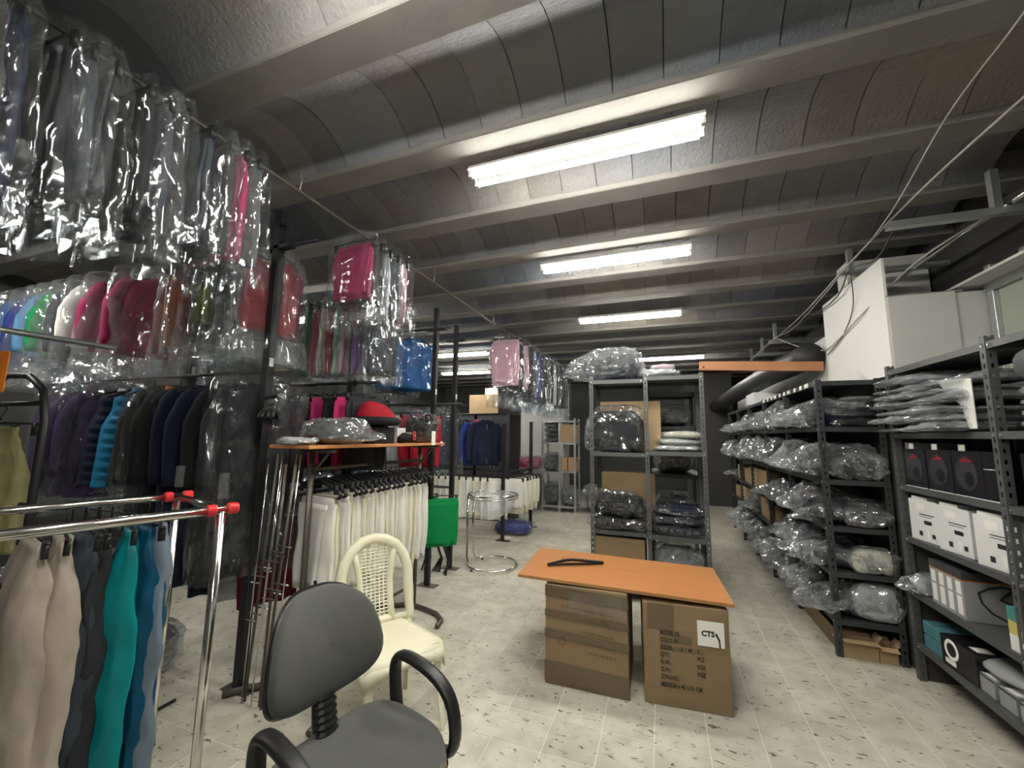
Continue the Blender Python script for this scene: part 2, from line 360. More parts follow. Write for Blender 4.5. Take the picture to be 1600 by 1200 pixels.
# galvanised studs and rails on the right wall
for y in (0.4, 0.95, 1.5, 2.05, 2.6, 3.14, 3.42):
    MB().span((XR-.05, y-.024, 0.0), (XR-.001, y+.024, 2.62)).obj('wall_stud', M_galv, wr, bevel=.004)
MB().span((XR-.19, Y0, 2.50), (XR-.001, 3.60, 2.516)).obj('wall_ledge', M_board_grey_shade, wr)
MB().span((XR-.06, Y0, 2.45), (XR-.001, 3.45, 2.499)).obj('wall_track', M_galv, wr)
# boxed-in corner above the shelving, left cheek coloured as lamp-lit, front cheek coloured as shaded
bx = struct(MB().span((1.505, 3.47, 1.96), (2.055, 9.6, 2.47)).obj('wall_boxing', M_board_grey_shade))
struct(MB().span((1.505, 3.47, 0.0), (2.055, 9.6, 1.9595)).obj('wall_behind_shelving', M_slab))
MB().span((1.488, 3.455, 1.93), (1.5045, 4.57, 2.76)).obj('lit_panel', M_board_lit, bx)
MB().span((1.5046, 3.452, 1.90), (1.86, 3.4695, 2.474)).obj('grey_shade_panel', M_board_grey_shade, bx)
MB().span((1.51, 4.05, 2.475), (2.04, 4.25, 2.98)).obj('grey_shade_panel', M_board_grey_shade, bx)
MB().span((1.495, 3.452, 2.474), (1.90, 3.466, 2.482)).obj('metal_angle', M_galv, bx)
# back part: dark partition and a paper-covered column
struct(MB().span((-3.2, 9.3, 0), (-2.15, 9.9, 2.6)).obj('wall_column', mat('grey sheeting', (0.45, 0.45, 0.43), 0.6, var=.12, vscale=2, bump=.2, bscale=5)))
struct(MB().span((0.5, 10.2, 0), (1.5, 10.3, 2.98)).obj('wall_partition', M_slab))

# ---------------------------------------------------------------- fluorescent lamps
def lamp(x0, x1, y, label, z=2.985, lit=True):
    t = thing('ceiling_lamp', label, 'lamp', ((x0+x1)/2, y, z), group='fluorescent battens on the ceiling')
    L_ = (x1-x0)/2
    m = MB(); m.poly([(-L_, -.075, -.035), (-L_, .075, -.035), (-L_, .05, 0.0), (-L_, -.05, 0.0)], (2*L_, 0, 0)); m.obj('reflector', M_fix, t, bevel=.003)
    MB().span((-L_+.03, -.016, -.06), (L_-.03, .016, -.0355)).obj('spine', M_spine, t, bevel=.003)
    for s in (-1, 1):
        MB().tube([(-L_+.025, s*.045, -.056), (L_-.025, s*.045, -.056)], .0135, 12).obj('tube', M_tube, t, smooth=True)
        for e in (-1, 1):
            MB().span((e*(L_-.012)-.01, s*.045-.012, -.072), (e*(L_-.012)+.01, s*.045+.012, -.0352)).obj('lamp_holder', M_fix, t)
    return t
lamp(-0.975, 0.235, 1.935, 'twin-tube fluorescent lamp nearest the camera, above the plastic chair and carton table')
lamp(-0.95, 0.26, 3.29, 'twin-tube fluorescent lamp second from the camera in the middle row')
lamp(-0.95, 0.26, 5.00, 'twin-tube fluorescent lamp third from the camera in the middle row')
lamp(-0.45, 0.76, 7.90, 'twin-tube fluorescent lamp farthest away in the middle row')
lamp(-1.20, 0.0, 0.60, 'twin-tube fluorescent lamp overhead beside the nearest bagged clothes', )
lamp(-4.55, -3.35, 3.70, 'twin-tube fluorescent lamp behind the bagged magenta garment', z=2.93)
lamp(-3.95, -2.75, 6.24, 'twin-tube fluorescent lamp beyond the tall black posts, upper of two strips', z=2.93)
lamp(-4.75, -3.55, 8.15, 'twin-tube fluorescent lamp beyond the tall black posts, lower of two strips', z=2.93)
lamp(-4.9, -3.7, 0.56, 'twin-tube fluorescent lamp over the coats at far left')
lamp(0.3, 1.5, -0.85, 'unseen fluorescent lamp added for light behind the camera on the right')  # added lamp out of view, kept for the light it gives

# ---------------------------------------------------------------- services at upper right
grp = 'cable brackets on the right'
bl = ['metal channel bracket nearest the camera at upper right', 'metal channel bracket crossing the top of the white panel', 'metal channel bracket left of the white panel, end over the black pipe',
      'metal channel bracket farther along the black pipe, second from last', 'metal channel bracket farthest along the black pipe']
for k, (x0, x1, y, z) in enumerate([(1.30, 2.05, 2.91, 2.75), (1.375, 2.05, 3.83, 2.80), (1.36, 2.05, 6.08, 2.75), (1.385, 2.05, 6.94, 2.75), (1.385, 2.05, 7.73, 2.75)]):
    t = thing('cable_bracket', bl[k], 'bracket', (x0, y, z), group=grp)
    m = MB(); m.span((0, -.025, -.02), (x1-x0, .025, -.017)); m.span((0, -.025, -.0169), (x1-x0, -.022, .02)); m.span((0, .022, -.0169), (x1-x0, .025, .02)); m.obj('channel', M_galv, t)
    hx = 0.47 if k == 0 else 0.06
    MB().span((hx, -.02, -.0165), (hx+.035, .02, 2.999-z)).obj('hanger_strap', M_galv, t)
m = MB(); m.tube([(1.84, Y0+.1, 2.74), (1.84, 2.0, 2.785), (1.84, 3.3, 2.79), (1.845, 4.0, 2.79)], .016, 8)
tag(m.obj('steel_conduit', M_chrome, smooth=True), 'shiny steel conduit running along the brackets at upper right', 'pipe')
def wire(name, pts, r, m_, label):
    q = []
    P = [Vector(p) for p in pts]
    for i in range(len(P)-1):
        a, b, c_, d = P[max(i-1, 0)], P[i], P[i+1], P[min(i+2, len(P)-1)]
        for s in range(6):
            t = s/6; q.append(0.5*((2*b) + (c_-a)*t + (2*a-5*b+4*c_-d)*t*t + (3*b-a-3*c_+d)*t**3))
    q.append(P[-1])
    return tag(MB().tube(q, r, 6).obj(name, m_, smooth=True), label, 'cable')
wire('power_cable', [(1.16, 1.5, 2.95), (1.176, 1.7, 2.9), (1.22, 2.17, 2.9), (1.30, 2.88, 2.80), (1.38, 3.7, 2.80), (1.42, 5.2, 2.72), (1.40, 6.08, 2.78), (1.42, 7.7, 2.78)], .0035, M_cable, 'pale loose cable dangling in front of the ceiling blocks at upper right')
wire('power_cable', [(1.42, 1.9, 2.86), (1.37, 2.5, 2.84), (1.335, 2.92, 2.80), (1.37, 3.73, 2.80), (1.42, 4.9, 2.78), (1.43, 6.08, 2.785), (1.43, 7.7, 2.785)], .006, M_cable, 'thick grey cable lying straight across the metal brackets')
wire('power_cable', [(1.37, 2.95, 2.79), (1.40, 3.3, 2.70), (1.405, 3.72, 2.785), (1.46, 4.3, 2.70), (1.44, 6.0, 2.786)], .005, M_cabled, 'thin dark cable sagging between the metal brackets')
wire('power_cable', [(1.80, 2.9, 2.765), (1.62, 3.30, 2.66), (1.478, 3.75, 2.45), (1.475, 4.2, 2.36), (1.47, 4.6, 2.33), (1.44, 5.2, 2.5), (1.43, 6.02, 2.79)], .006, M_cable, 'grey cable swagging across the white panel')
wire('power_cable', [(1.40, 3.70, 2.775), (1.474, 3.9, 2.55), (1.474, 4.15, 2.36), (1.474, 4.5, 2.27)], .004, M_cabled, 'thin wire hanging in a loop on the white panel')
m = MB(); m.tube([(1.375, 4.62, 2.29), (1.36, 4.75, 2.285), (1.24, 5.5, 2.25), (1.18, 7.0, 2.22), (1.15, 9.5, 2.2), (1.15, 10.15, 2.2)], .125, 18)
tag(m.obj('duct_pipe', M_pipe, smooth=True), 'fat black wrapped pipe running back above the right shelving', 'pipe')

# ================================================================ SHELVING
def perf_post(h):
    """slotted angle post: two flanges with punched holes (corner at the origin, flanges along +x and +y)"""
    m = MB(); wd = 0.038; th = 0.0025; pitch = 0.05; hw = 0.010
    def flange(ax):
        def q(a0, a1, z0, z1):
            if ax == 0: m.span((a0, 0, z0), (a1, th, z1))
            else: m.span((0, a0, z0), (th, a1, z1))
        q(th if ax else 0, wd/2-hw/2, 0, h); q(wd/2+hw/2, wd, 0, h)
        z = 0.0
        while z < h-0.001:
            z1 = min(z+pitch-0.022, h); q(wd/2-hw/2, wd/2+hw/2, z, z1); z += pitch
    flange(0); flange(1)
    return m
def rack_unit(name, label, x0, x1, ys, levels, H, ma, hole_h=None, group=None):
    """slotted-angle shelving along Y; posts at every y in ys, both sides"""
    t = thing(name, label, 'shelving', (x0, ys[0], 0), group=group)
    me = perf_post(H).mesh('post', ma)
    w_ = x1-x0
    for y in ys:
        o = link('post', me, t, (0, y-ys[0], 0), rot=(0, 0, 0))
        o = link('post', me, t, (w_, y-ys[0], 0), rot=(0, 0, PI/2))
    for k in range(len(ys)-1):
        for z in levels:
            a, b = ys[k]-ys[0], ys[k+1]-ys[0]
            m = MB(); e = .003
            m.span((e, a+e, z-.004), (w_-e, b-e, z)); m.span((e, a+e, z-.035), (e+.004, b-e, z-.0042)); m.span((w_-e-.004, a+e, z-.035), (w_-e, b-e, z-.0042))
            m.span((e+.0042, a+e, z-.035), (w_-e-.0042, a+e+.004, z-.0042)); m.span((e+.0042, b-e-.004, z-.035), (w_-e-.0042, b-e, z-.0042))
            sh = m.obj('shelf', ma, t)
            for yy in (a+.02, b-.02):
                MB().disc((e-.003, yy, z-.018), .006, .006, 8, 'X').obj('bolt', M_galv, sh)
    return t
LV = [0.225, 0.54, 0.872, 1.195, 1.53, 1.955]
rack_unit('steel_shelving', 'grey slotted-angle shelving on the right holding helmet boxes', 1.458, 1.86, [0.75, 1.65, 2.555, 3.45], LV, 1.985, M_rackl)
LVB = [0.245, 0.56, 0.868, 1.195, 1.575, 1.915]
rack_unit('steel_shelving', 'long dark shelving along the aisle packed with bagged clothes', 1.085, 1.475, [3.60, 4.44, 5.30, 6.16, 7.02, 7.90], LVB, 1.925, M_rack)
MB().span((1.46, 3.47, 0), (1.503, 3.49, 1.2))
# central unit (bays along X)
def rack_unit_x(label, xs, y0, y1, levels, H, ma, name='steel_shelving'):
    t = thing(name, label, 'shelving', (xs[0], y0, 0))
    me = perf_post(H).mesh('post', ma); d = y1-y0
    for i, x in enumerate(xs):
        last = i == len(xs)-1
        link('post', me, t, (x-xs[0], 0, 0), rz=PI/2 if last else 0)
        link('post', me, t, (x-xs[0], d, 0), rz=PI if last else -PI/2)
    for i in range(len(xs)-1):
        for z in levels[i]:
            a, b = xs[i]-xs[0], xs[i+1]-xs[0]; e = .003; m = MB()
            m.span((a+e, e, z-.004), (b-e, d-e, z)); m.span((a+e, e, z-.038), (b-e, e+.004, z-.0042)); m.span((a+e, d-e-.004, z-.038), (b-e, d-e, z-.0042))
            m.span((a+e, e+.0042, z-.038), (a+e+.004, d-e-.0042, z-.0042)); m.span((b-e-.004, e+.0042, z-.038), (b-e, d-e-.0042, z-.0042))
            sh = m.obj('shelf', ma, t)
            for xx in (a+.02, b-.02): MB().disc((xx, e-.003, z-.019), .006, .006, 8, 'Y').obj('bolt', M_galv, sh)
    return t
rack_unit_x('grey slotted-angle shelving in the middle behind the carton table', [-0.665, -0.155, 0.365], 4.0, 4.5, [[0.13, 0.615, 1.335, 2.035], [0.13, 0.605, 1.355, 2.055]], 2.075, M_rackl)
rack_unit_x('dark shelving standing behind the middle shelving', [-0.155, 0.365], 4.62, 5.5, [[0.13, 0.615, 1.10, 1.60, 2.0]], 2.05, M_rack)
rack_unit_x('far light-grey metal shelving beyond the white trousers', [-2.32, -1.97, -1.62], 8.05, 8.5, [[0.12, 0.78, 1.36, 1.80], [0.12, 0.80, 1.36, 1.80]], 1.85, M_galv)
# orange beam bridging the aisle
t = thing('wooden_beam', 'orange-brown wooden plank bridging the two shelving units', 'plank', (0.34, 4.06, 2.0765))
m = MB(); m.box((0.475, 0, 0.041), (0.95, .035, .082), M=Matrix.Rotation(0.052, 3, 'Y')); m.v = [(x, y, z) for x, y, z in m.v]; m.obj('plank', M_beam, t, bevel=.003)
MB().disc((0.035, -.02, .052), .008, .006, 10, 'Y').obj('screw_hole', M_ink, t)

# ================================================================ BOXES AND TABLE
def text_obj(body, size, parent, loc, rot, ma, name='lettering', align='LEFT', sx=1.0, bold=0.0):
    cu_ = bpy.data.curves.new('txt', 'FONT'); cu_.body = body; cu_.size = size; cu_.align_x = align; cu_.extrude = 0.0004; cu_.offset = bold
    cu_.resolution_u = 2
    o = bpy.data.objects.new('txt', cu_); COL.objects.link(o)
    dg = bpy.context.evaluated_depsgraph_get(); me = bpy.data.meshes.new_from_object(o.evaluated_get(dg)); bpy.data.objects.remove(o)
    me.materials.clear(); me.materials.append(ma)
    return link(name, me, parent, loc, rot=rot, scale=(sx, 1, 1))
def carton(name, label, c, d, rz=0.0, ma=None, tape=True, open_=False, group=None, z=0.0, seed=0, bulge=0.0, flaps=False, tape_axis='y'):
    """cardboard carton standing at (x, y, z): body, tape, flaps"""
    ma = ma or M_card
    t = thing(name, label, 'box', (c[0], c[1], z), rz, group)
    rnd = random.Random(seed); m = MB(); x, y, h = d[0]/2, d[1]/2, d[2]
    if open_:
        w_ = .005
        m.span((-x, -y, 0), (x, y, w_)); m.span((-x, -y, w_), (-x+w_, y, h)); m.span((x-w_, -y, w_), (x, y, h)); m.span((-x+w_, -y, w_), (x-w_, -y+w_, h)); m.span((-x+w_, y-w_, w_), (x-w_, y, h))
        m.obj('body', ma, t)
    else:
        n = 6; rings = []
        for i in range(n+1):
            tz = i/n; k = 1 + bulge*math.sin(PI*tz)
            ring = []
            for (a, b) in [(-1, -1), (-.33, -1.0), (.33, -1.0), (1, -1), (1, -.33), (1, .33), (1, 1), (.33, 1), (-.33, 1), (-1, 1), (-1, .33), (-1, -.33)]:
                j = rnd.uniform(-.002, .002) if bulge else 0
                kk = k if abs(a) + abs(b) < 1.9 else 1
                ring.append((a*x*kk + j, b*y*kk + j, tz*h))
            rings.append(ring)
        m.loft(rings); m.obj('body', ma, t, bevel=.004, seg=1)
        MB().span((-x+.002, -.002, h), (x-.002, .002, h+.0015)).obj('flap_seam', M_inkb, t)
        if tape:
            MB().span((-x+.001, -.03, h+.0016), (x-.001, .03, h+.0024)).obj('tape', M_tape, t)
            for s in (-1, 1): MB().span((s*(x+.0005), -.03, h-.09), (s*(x+.0015), .03, h+.0015)).obj('tape', M_tape, t)
    if flaps:
        for k, (ax, s) in enumerate([('x', -1), ('x', 1), ('y', -1), ('y', 1)]):
            L_ = min(x, y)*.9; an = rnd.uniform(.3, 1.0)
            m = MB()
            if ax == 'x':
                p0, p1 = (s*x, -y, h), (s*x, y, h); dv = (s*L_*math.cos(an), 0, L_*math.sin(an)*(1 if k % 2 else -.6))
            else:
                p0, p1 = (-x, s*y, h), (x, s*y, h); dv = (0, s*L_*math.cos(an), L_*math.sin(an)*(1 if k % 2 else -.5))
            q = [p0, p1, tuple(p1[i]+dv[i] for i in range(3)), tuple(p0[i]+dv[i] for i in range(3))]
            m.poly(q, (0, 0, .004)); m.obj('flap', ma, t)
    return t
# --- left carton under the board (wrapped in tape, print upside down)
t = carton('cardboard_carton', 'tape-wrapped carton under the left end of the orange board', (-0.472, 2.815), (0.49, 0.48, 0.570), rz=0.02, tape=False, seed=3)
for z0, z1 in ((0.005, 0.135), (0.255, 0.315), (0.375, 0.425), (0.49, 0.565)):
    m = MB(); m.poly([(-.2475, -.2425, z0+.012), (.2475, -.2425, z0-.008 if z0 > .1 else z0), (.2475, -.2425, z1-.02), (-.2475, -.2425, z1)], (0, -.0015, 0)); m.obj('tape', M_tape, t)
rnd = random.Random(8)
for (z, x0, x1) in ((0.455, -.14, .17), (0.395, -.06, .17), (0.325, -.02, .17), (0.265, .0, .17), (0.215, .02, .17)):      # faded upside-down print, too worn to read
    m = MB(); x = x0
    while x < x1:
        wd = rnd.uniform(.006, .013); hh = rnd.uniform(.006, .018); m.span((x, -.2449, z-(x-x0)*.06-hh/2), (x+wd*.45, -.2452, z-(x-x0)*.06+hh/2)); m.span((x, -.2449, z-(x-x0)*.06-.004), (x+wd, -.2452, z-(x-x0)*.06-.001)); x += wd+.004
    m.obj('faded_print', M_inkb, t)
MB().tube([(.115+.035*math.cos(a)*.6, -.2452, .36+.03*math.sin(a)+.01*a) for a in [i*.35 for i in range(10)]], .0013, 5).obj('pen_mark', M_ink, t)
MB().tube([(-.14+.022*math.cos(a), -.2452, .255+.022*math.sin(a)) for a in [i*.5 for i in range(13)]], .0013, 5).obj('pen_mark', M_ink, t)
fm = MB(); rings = []
for i in range(9):
    ring = []
    for j in range(13):
        x = -.10 + .346*j/12; z = .43 + .115*i/8; ring.append((x, -.2458 - .004*abs(noise.noise((x*14, z*30, 2))), z))
    rings.append(ring)
vs_ = [p for r in rings for p in r]; fs = [(i*13+j, i*13+j+1, (i+1)*13+j+1, (i+1)*13+j) for i in range(8) for j in range(12)]
fm.add(vs_, fs); fm.obj('stretch_film', FILM2, t, smooth=True)
# --- right carton with stencilled marks
t = carton('cardboard_carton', 'carton stencilled with shipping marks and a white CTS label', (0.065, 2.885), (0.45, 0.53, 0.540), rz=0.075, tape=False, seed=4, bulge=0.025)
FY = -.2735; RX = (PI/2, 0, 0)
for k, s in enumerate(['MODEL:SE-', 'COLOUR:', 'SIZE:BL( ) LE( ) M( ) S( )', 'QTY.:', 'N.W.:', 'G.W.:', 'CTN.NO.:', 'MEAS:54 x 45 x 51 CM']):
    text_obj(s, .031, t, (-.135, FY, .375-.0385*k), RX, M_ink, 'stencil', sx=.72, bold=.0006)
for k, s in ((3, 'PCS'), (4, 'KGS'), (5, 'KGS')): text_obj(s, .031, t, (.055, FY, .375-.0385*k), RX, M_ink, 'stencil', sx=.72, bold=.0006)
lb = MB().span((.062, FY-.001, .345), (.198, FY-.003, .475)).obj('paper_label', M_paper, t)
text_obj('CTS', .038, lb, (.082, FY-.0034, .398), RX, M_ink, 'lettering', bold=.0018)
MB().poly([(.150, FY-.0032, .415), (.160, FY-.0032, .418), (.176, FY-.0032, .385), (.178, FY-.0032, .345), (.170, FY-.0032, .345), (.168, FY-.0032, .378)], (0, -.0004, 0)).obj('tear', M_ink, lb)
MB().poly([(-.2, FY+.006, .40), (-.06, FY+.001, .40), (-.06, FY+.001, .535), (-.2, FY+.006, .535)], (0, -.0015, 0)).obj('tape', M_tape, t)
MB().poly([(-.06, FY+.0015, .335), (.03, FY+.0015, .335), (.03, FY+.0015, .375), (-.06, FY+.0015, .375)], (0, -.001, 0)).obj('tape', M_tape, t)
# --- loose laminate board on the cartons
bt = thing('laminate_board', 'orange beech-look board laid across two cartons as a table', 'board', (-0.295, 2.925, 0.5745), 0.055, rot=(0, 0.0245, 0.062))
m = MB().box((0, 0, 0.009), (1.235, 0.655, 0.018)); m.obj('panel', M_wood, bt)
for (c_, d_) in (((0, -.3281, .009), (1.235, .0012, .0178)), ((-.6181, 0, .009), (.0012, .655, .0178)), ((.6181, 0, .009), (.0012, .655, .0178))): MB().box(c_, d_).obj('edging', M_edge, bt)
MB().box((-.03, .03, .0182), (.32, .0025, .0006), rz=-.05).obj('score_mark', M_edge, bt)
# black clothes hanger left on the board
hg = thing('clothes_hanger', 'black velvet clothes hanger lying on the orange board', 'hanger', (-0.60, 2.90, 0.6105), 0.22, rot=(0, 0.0245, 0.40))
MB().tube([(-.19, -.05, .004), (-.12, .0, .006), (-.05, .045, .008), (0, .052, .010), (.06, .05, .008), (.15, .035, .006), (.21, .02, .004)], .010, 8, flat=.6).obj('shoulder_bar', M_hang, hg, smooth=True)
MB().tube([(-.19, -.05, .004), (-.05, -.03, .004), (.10, -.01, .004), (.21, .02, .004)], .009, 8, flat=.6).obj('trouser_bar', M_hang, hg, smooth=True)
MB().tube([(-.05, .045, .009), (-.07, .085, .009), (-.055, .115, .009), (-.025, .12, .009), (-.012, .10, .009)], .0022, 6).obj('hook', M_chrome, hg, smooth=True)

# ================================================================ CHAIRS
def sup(a, e): c = math.cos(a); s = math.sin(a); return (math.copysign(abs(c)**e, c), math.copysign(abs(s)**e, s))
def cushion(m, cx, sx, sy, sz, e=.55, n=28, k=9, shape=None, bend=None):
    """soft rounded pad, width along y, thickness along the given normal: returns rings (local x thickness)"""
    rings = []
    for i in range(k+1):
        b = -PI/2 + PI*i/k; cb_, sb_ = math.cos(b), math.sin(b); r = abs(cb_)**.45
        ring = []
        for j in range(n):
            u, v = sup(2*PI*j/n, e); p = [u*sx*r, v*sy*r, math.copysign(abs(sb_)**.6, sb_)*sz]
            if shape: p = shape(p, u*r, v*r)
            ring.append(tuple(p))
        rings.append(ring)
    m.loft(rings); return m
# --- grey office armchair
oc = thing('office_chair', 'dark grey fabric office chair with black loop arms in the foreground', 'chair', (-0.90, 1.15, 0), -0.20)
def seat_shape(p, u, v):
    x, y, z = p
    y *= 1.0 - .06*u
    z += .030*(abs(v)**2.2) - .035*max(0, u)**3 + .02*max(0, -u)**3 - .012*math.exp(-((u+.1)**2+v*v)*4)
    return [x, y, z]
m = cushion(MB(), 0, .225, .235, .042, .62, 40, 12, seat_shape); st = m.obj('seat', M_fab, oc, smooth=True, loc=(0, 0, .445))
fo = MB()
fo.tube([(.196, .110, .004), (.196, .135, .002), (.190, .155, .0), (.178, .170, -.004)], [.006, .012, .012, .007], 8); fo.obj('torn_corner', M_foam, st, smooth=True)
def back_shape(p, u, v):     # p: x=height, y=width, z=thickness -> world x thickness
    h, y, th = p
    y *= 1.0 - .20*u - .10*u*u*(1 if u > 0 else .5)
    return [th + .045*(v*v) - .03*(u+.2)**2*1.0, y, h]
m = cushion(MB(), 0, .175, .200, .032, .62, 40, 12, back_shape)
bk = m.obj('backrest', M_fab, oc, smooth=True, loc=(-.235, .0, .76)); bk.rotation_euler = (0, -.20, 0.0)
m = cushion(MB(), 0, .182, .207, .022, .62, 40, 8, lambda p, u, v: [back_shape(p, u, v)[0] - .022, back_shape(p, u, v)[1], back_shape(p, u, v)[2]])
o = m.obj('back_shell', M_ablk, oc, smooth=True, loc=(-.235, 0, .76)); o.rotation_euler = (0, -.20, 0)
br = []
for i in range(25):
    t_ = i/24; z = .40 + .25*t_; x = -.165 - .055*t_; g = .036 if i % 2 else .029
    br.append([(x + g*.55*math.cos(a), g*1.15*math.sin(a), z) for a in [2*PI*j/12 for j in range(12)]])
MB().loft(br).obj('bellows', M_ablk, oc)
MB().tube([(-.02, 0, .40), (-.14, 0, .385), (-.20, 0, .40), (-.245, 0, .47), (-.262, 0, .60)], .02, 8, flat=.6).obj('back_bar', M_ablk, oc, smooth=True)
for s in (-1, 1):
    pts = []
    P = [(-.10, .40), (-.12, .47), (-.135, .56), (-.14, .62), (-.125, .655), (-.08, .668), (.02, .655), (.11, .63), (.17, .585), (.195, .52), (.20, .455), (.185, .41), (.14, .395), (.05, .39), (-.06, .388)]
    for i in range(len(P)):
        pts.append((P[i][0]*.90-.02, s*.252, P[i][1]*.96+.012))
    o = MB().tube(pts, .0185, 12, closed=True, flat=1.5).obj('armrest', M_ablk, oc, smooth=True)
    sd = o.modifiers.new('s', 'SUBSURF'); sd.levels = sd.render_levels = 1
MB().box((0, 0, .385), (.30, .47, .03)).obj('seat_plate', M_ablk, oc, bevel=.01)
MB().tube([(0, 0, .375), (0, 0, .22), (0, 0, .21), (0, 0, .06)], [.022, .022, .034, .034], 14).obj('gas_lift', M_ablk, oc, smooth=True)
for k in range(5):
    a = 2*PI*k/5 + .3; ca, sa = math.cos(a), math.sin(a)
    MB().tube([(0, 0, .105), (.12*ca, .12*sa, .10), (.27*ca, .27*sa, .075)], [.03, .024, .016], 10).obj('base_leg', M_ablk, oc, smooth=True)
    c_ = MB(); c_.disc((.27*ca, .27*sa, .0265), .0265, .034, 16, 'Y'); c_.obj('castor', M_ablk, oc, smooth=False)
# --- cream monobloc chair
pc = thing('plastic_chair', 'cream stackable plastic chair with lattice back behind the office chair', 'chair', (-1.37, 1.92, 0), -0.52)
SH = .425
m = MB(); n = 11; top = []
G = []
for i in range(n):
    row = []
    for j in range(n):
        u = -1 + 2*i/(n-1); v = -1 + 2*j/(n-1)
        wd = .205 + .022*u; x = .205*u; y = wd*v
        cr_ = .10                       # round the corners
        if abs(u) > .6 and abs(v) > .6:
            f_ = 1 - .10*((abs(u)-.6)/.4)*((abs(v)-.6)/.4); x *= f_; y *= f_
        z = SH - .014*math.exp(-(u*u+v*v)*1.6) - .028*max(0, (u-.75)/.25)**2 - .022*max(0, (abs(v)-.8)/.2)**2
        row.append((x, y, z))
    G.append(row)
vs_ = [p for r in G for p in r] + [(p[0], p[1], p[2]-.006) for r in G for p in r]; o_ = n*n; fs = []
for i in range(n-1):
    for j in range(n-1):
        fs.append((i*n+j, (i+1)*n+j, (i+1)*n+j+1, i*n+j+1)); fs.append((o_+i*n+j, o_+i*n+j+1, o_+(i+1)*n+j+1, o_+(i+1)*n+j))
edge = [(i, 0) for i in range(n)] + [(n-1, j) for j in range(1, n)] + [(i, n-1) for i in range(n-2, -1, -1)] + [(0, j) for j in range(n-2, 0, -1)]
for a, b in zip(edge, edge[1:]+edge[:1]):
    p, q = a[0]*n+a[1], b[0]*n+b[1]; fs.append((p, q, o_+q, o_+p)[::-1])
m.add(vs_, fs); seat = m.obj('seat', M_plast, pc, smooth=True)
ap = MB()                              # apron skirt hanging from the seat rim
sk = []
for a in edge:
    p = G[a[0]][a[1]]; u = -1+2*a[0]/(n-1); v = -1+2*a[1]/(n-1)
    dep = .035 + .045*(abs(u)*abs(v))**2
    sk.append((p, (p[0]*1.03, p[1]*1.03, p[2]-dep)))
k = len(sk); ap.add([s[0] for s in sk]+[s[1] for s in sk], [(i, (i+1) % k, k+(i+1) % k, k+i) for i in range(k)])
o = ap.obj('apron', M_plast, pc, smooth=True); sm = o.modifiers.new('t', 'SOLIDIFY'); sm.thickness = .005
for sx_, sy_ in ((1, 1), (1, -1), (-1, 1), (-1, -1)):
    rings = []
    for i in range(8):
        t_ = i/7; z = (SH-.012)*(1-t_); cx = sx_*(.178 + .035*t_) if sx_ > 0 else -(.178 + .055*t_); cy = sy_*(.185 + .03*t_); wdt = .040*(1-t_) + .019*t_
        rings.append([(cx - sx_*wdt, cy - sy_*.004, z), (cx - sx_*wdt, cy, z), (cx, cy, z), (cx, cy - sy_*wdt, z), (cx - sx_*.005, cy - sy_*wdt, z), (cx - sx_*.006, cy - sy_*.006, z)])
    o = MB().loft(rings).obj('leg', M_plast, pc)
def bpt(h, y):                         # point on the reclined back plane
    return (-.185 - .20*(h-.40) - .02*(1-(y/.22)**2), y, h)
arch = []
for i in range(25):
    t_ = i/24
    if t_ < .32: q = t_/.32; y = -.20 + .005*q; h = .40 + .27*q
    elif t_ > .68: q = (1-t_)/.32; y = .20 - .005*q; h = .40 + .27*q
    else: a = PI*(1 - (t_-.32)/.36); y = .195*math.cos(a); h = .67 + .195*math.sin(a)
    arch.append(bpt(h, y))
o = MB().tube(arch, [.026]*4+[.030]*17+[.026]*4, 12, flat=1.0).obj('back_frame', M_plast, pc, smooth=True)
for s in (-1, 1):
    MB().tube([bpt(.415, s*.095), bpt(.52, s*.088), bpt(.64, s*.09), bpt(.74, s*.105), bpt(.80, s*.125)], [.022, .018, .017, .018, .020], 8).obj('back_slat', M_plast, pc, smooth=True)
MB().tube([bpt(.425, -.19), bpt(.43, -.08), bpt(.43, .08), bpt(.425, .19)], .02, 8).obj('lower_rail', M_plast, pc, smooth=True)
for i in range(7):
    y = -.075 + .025*i; MB().tube([bpt(.43, y), bpt(.6, y*.98), bpt(.845, y*1.1)], .0042, 5).obj('lattice_bar', M_plast, pc)
for i in range(22):
    h = .45 + .0178*i; MB().tube([bpt(h, -.088), bpt(h, 0), bpt(h, .088)], .0038, 4).obj('lattice_bar', M_plast, pc)

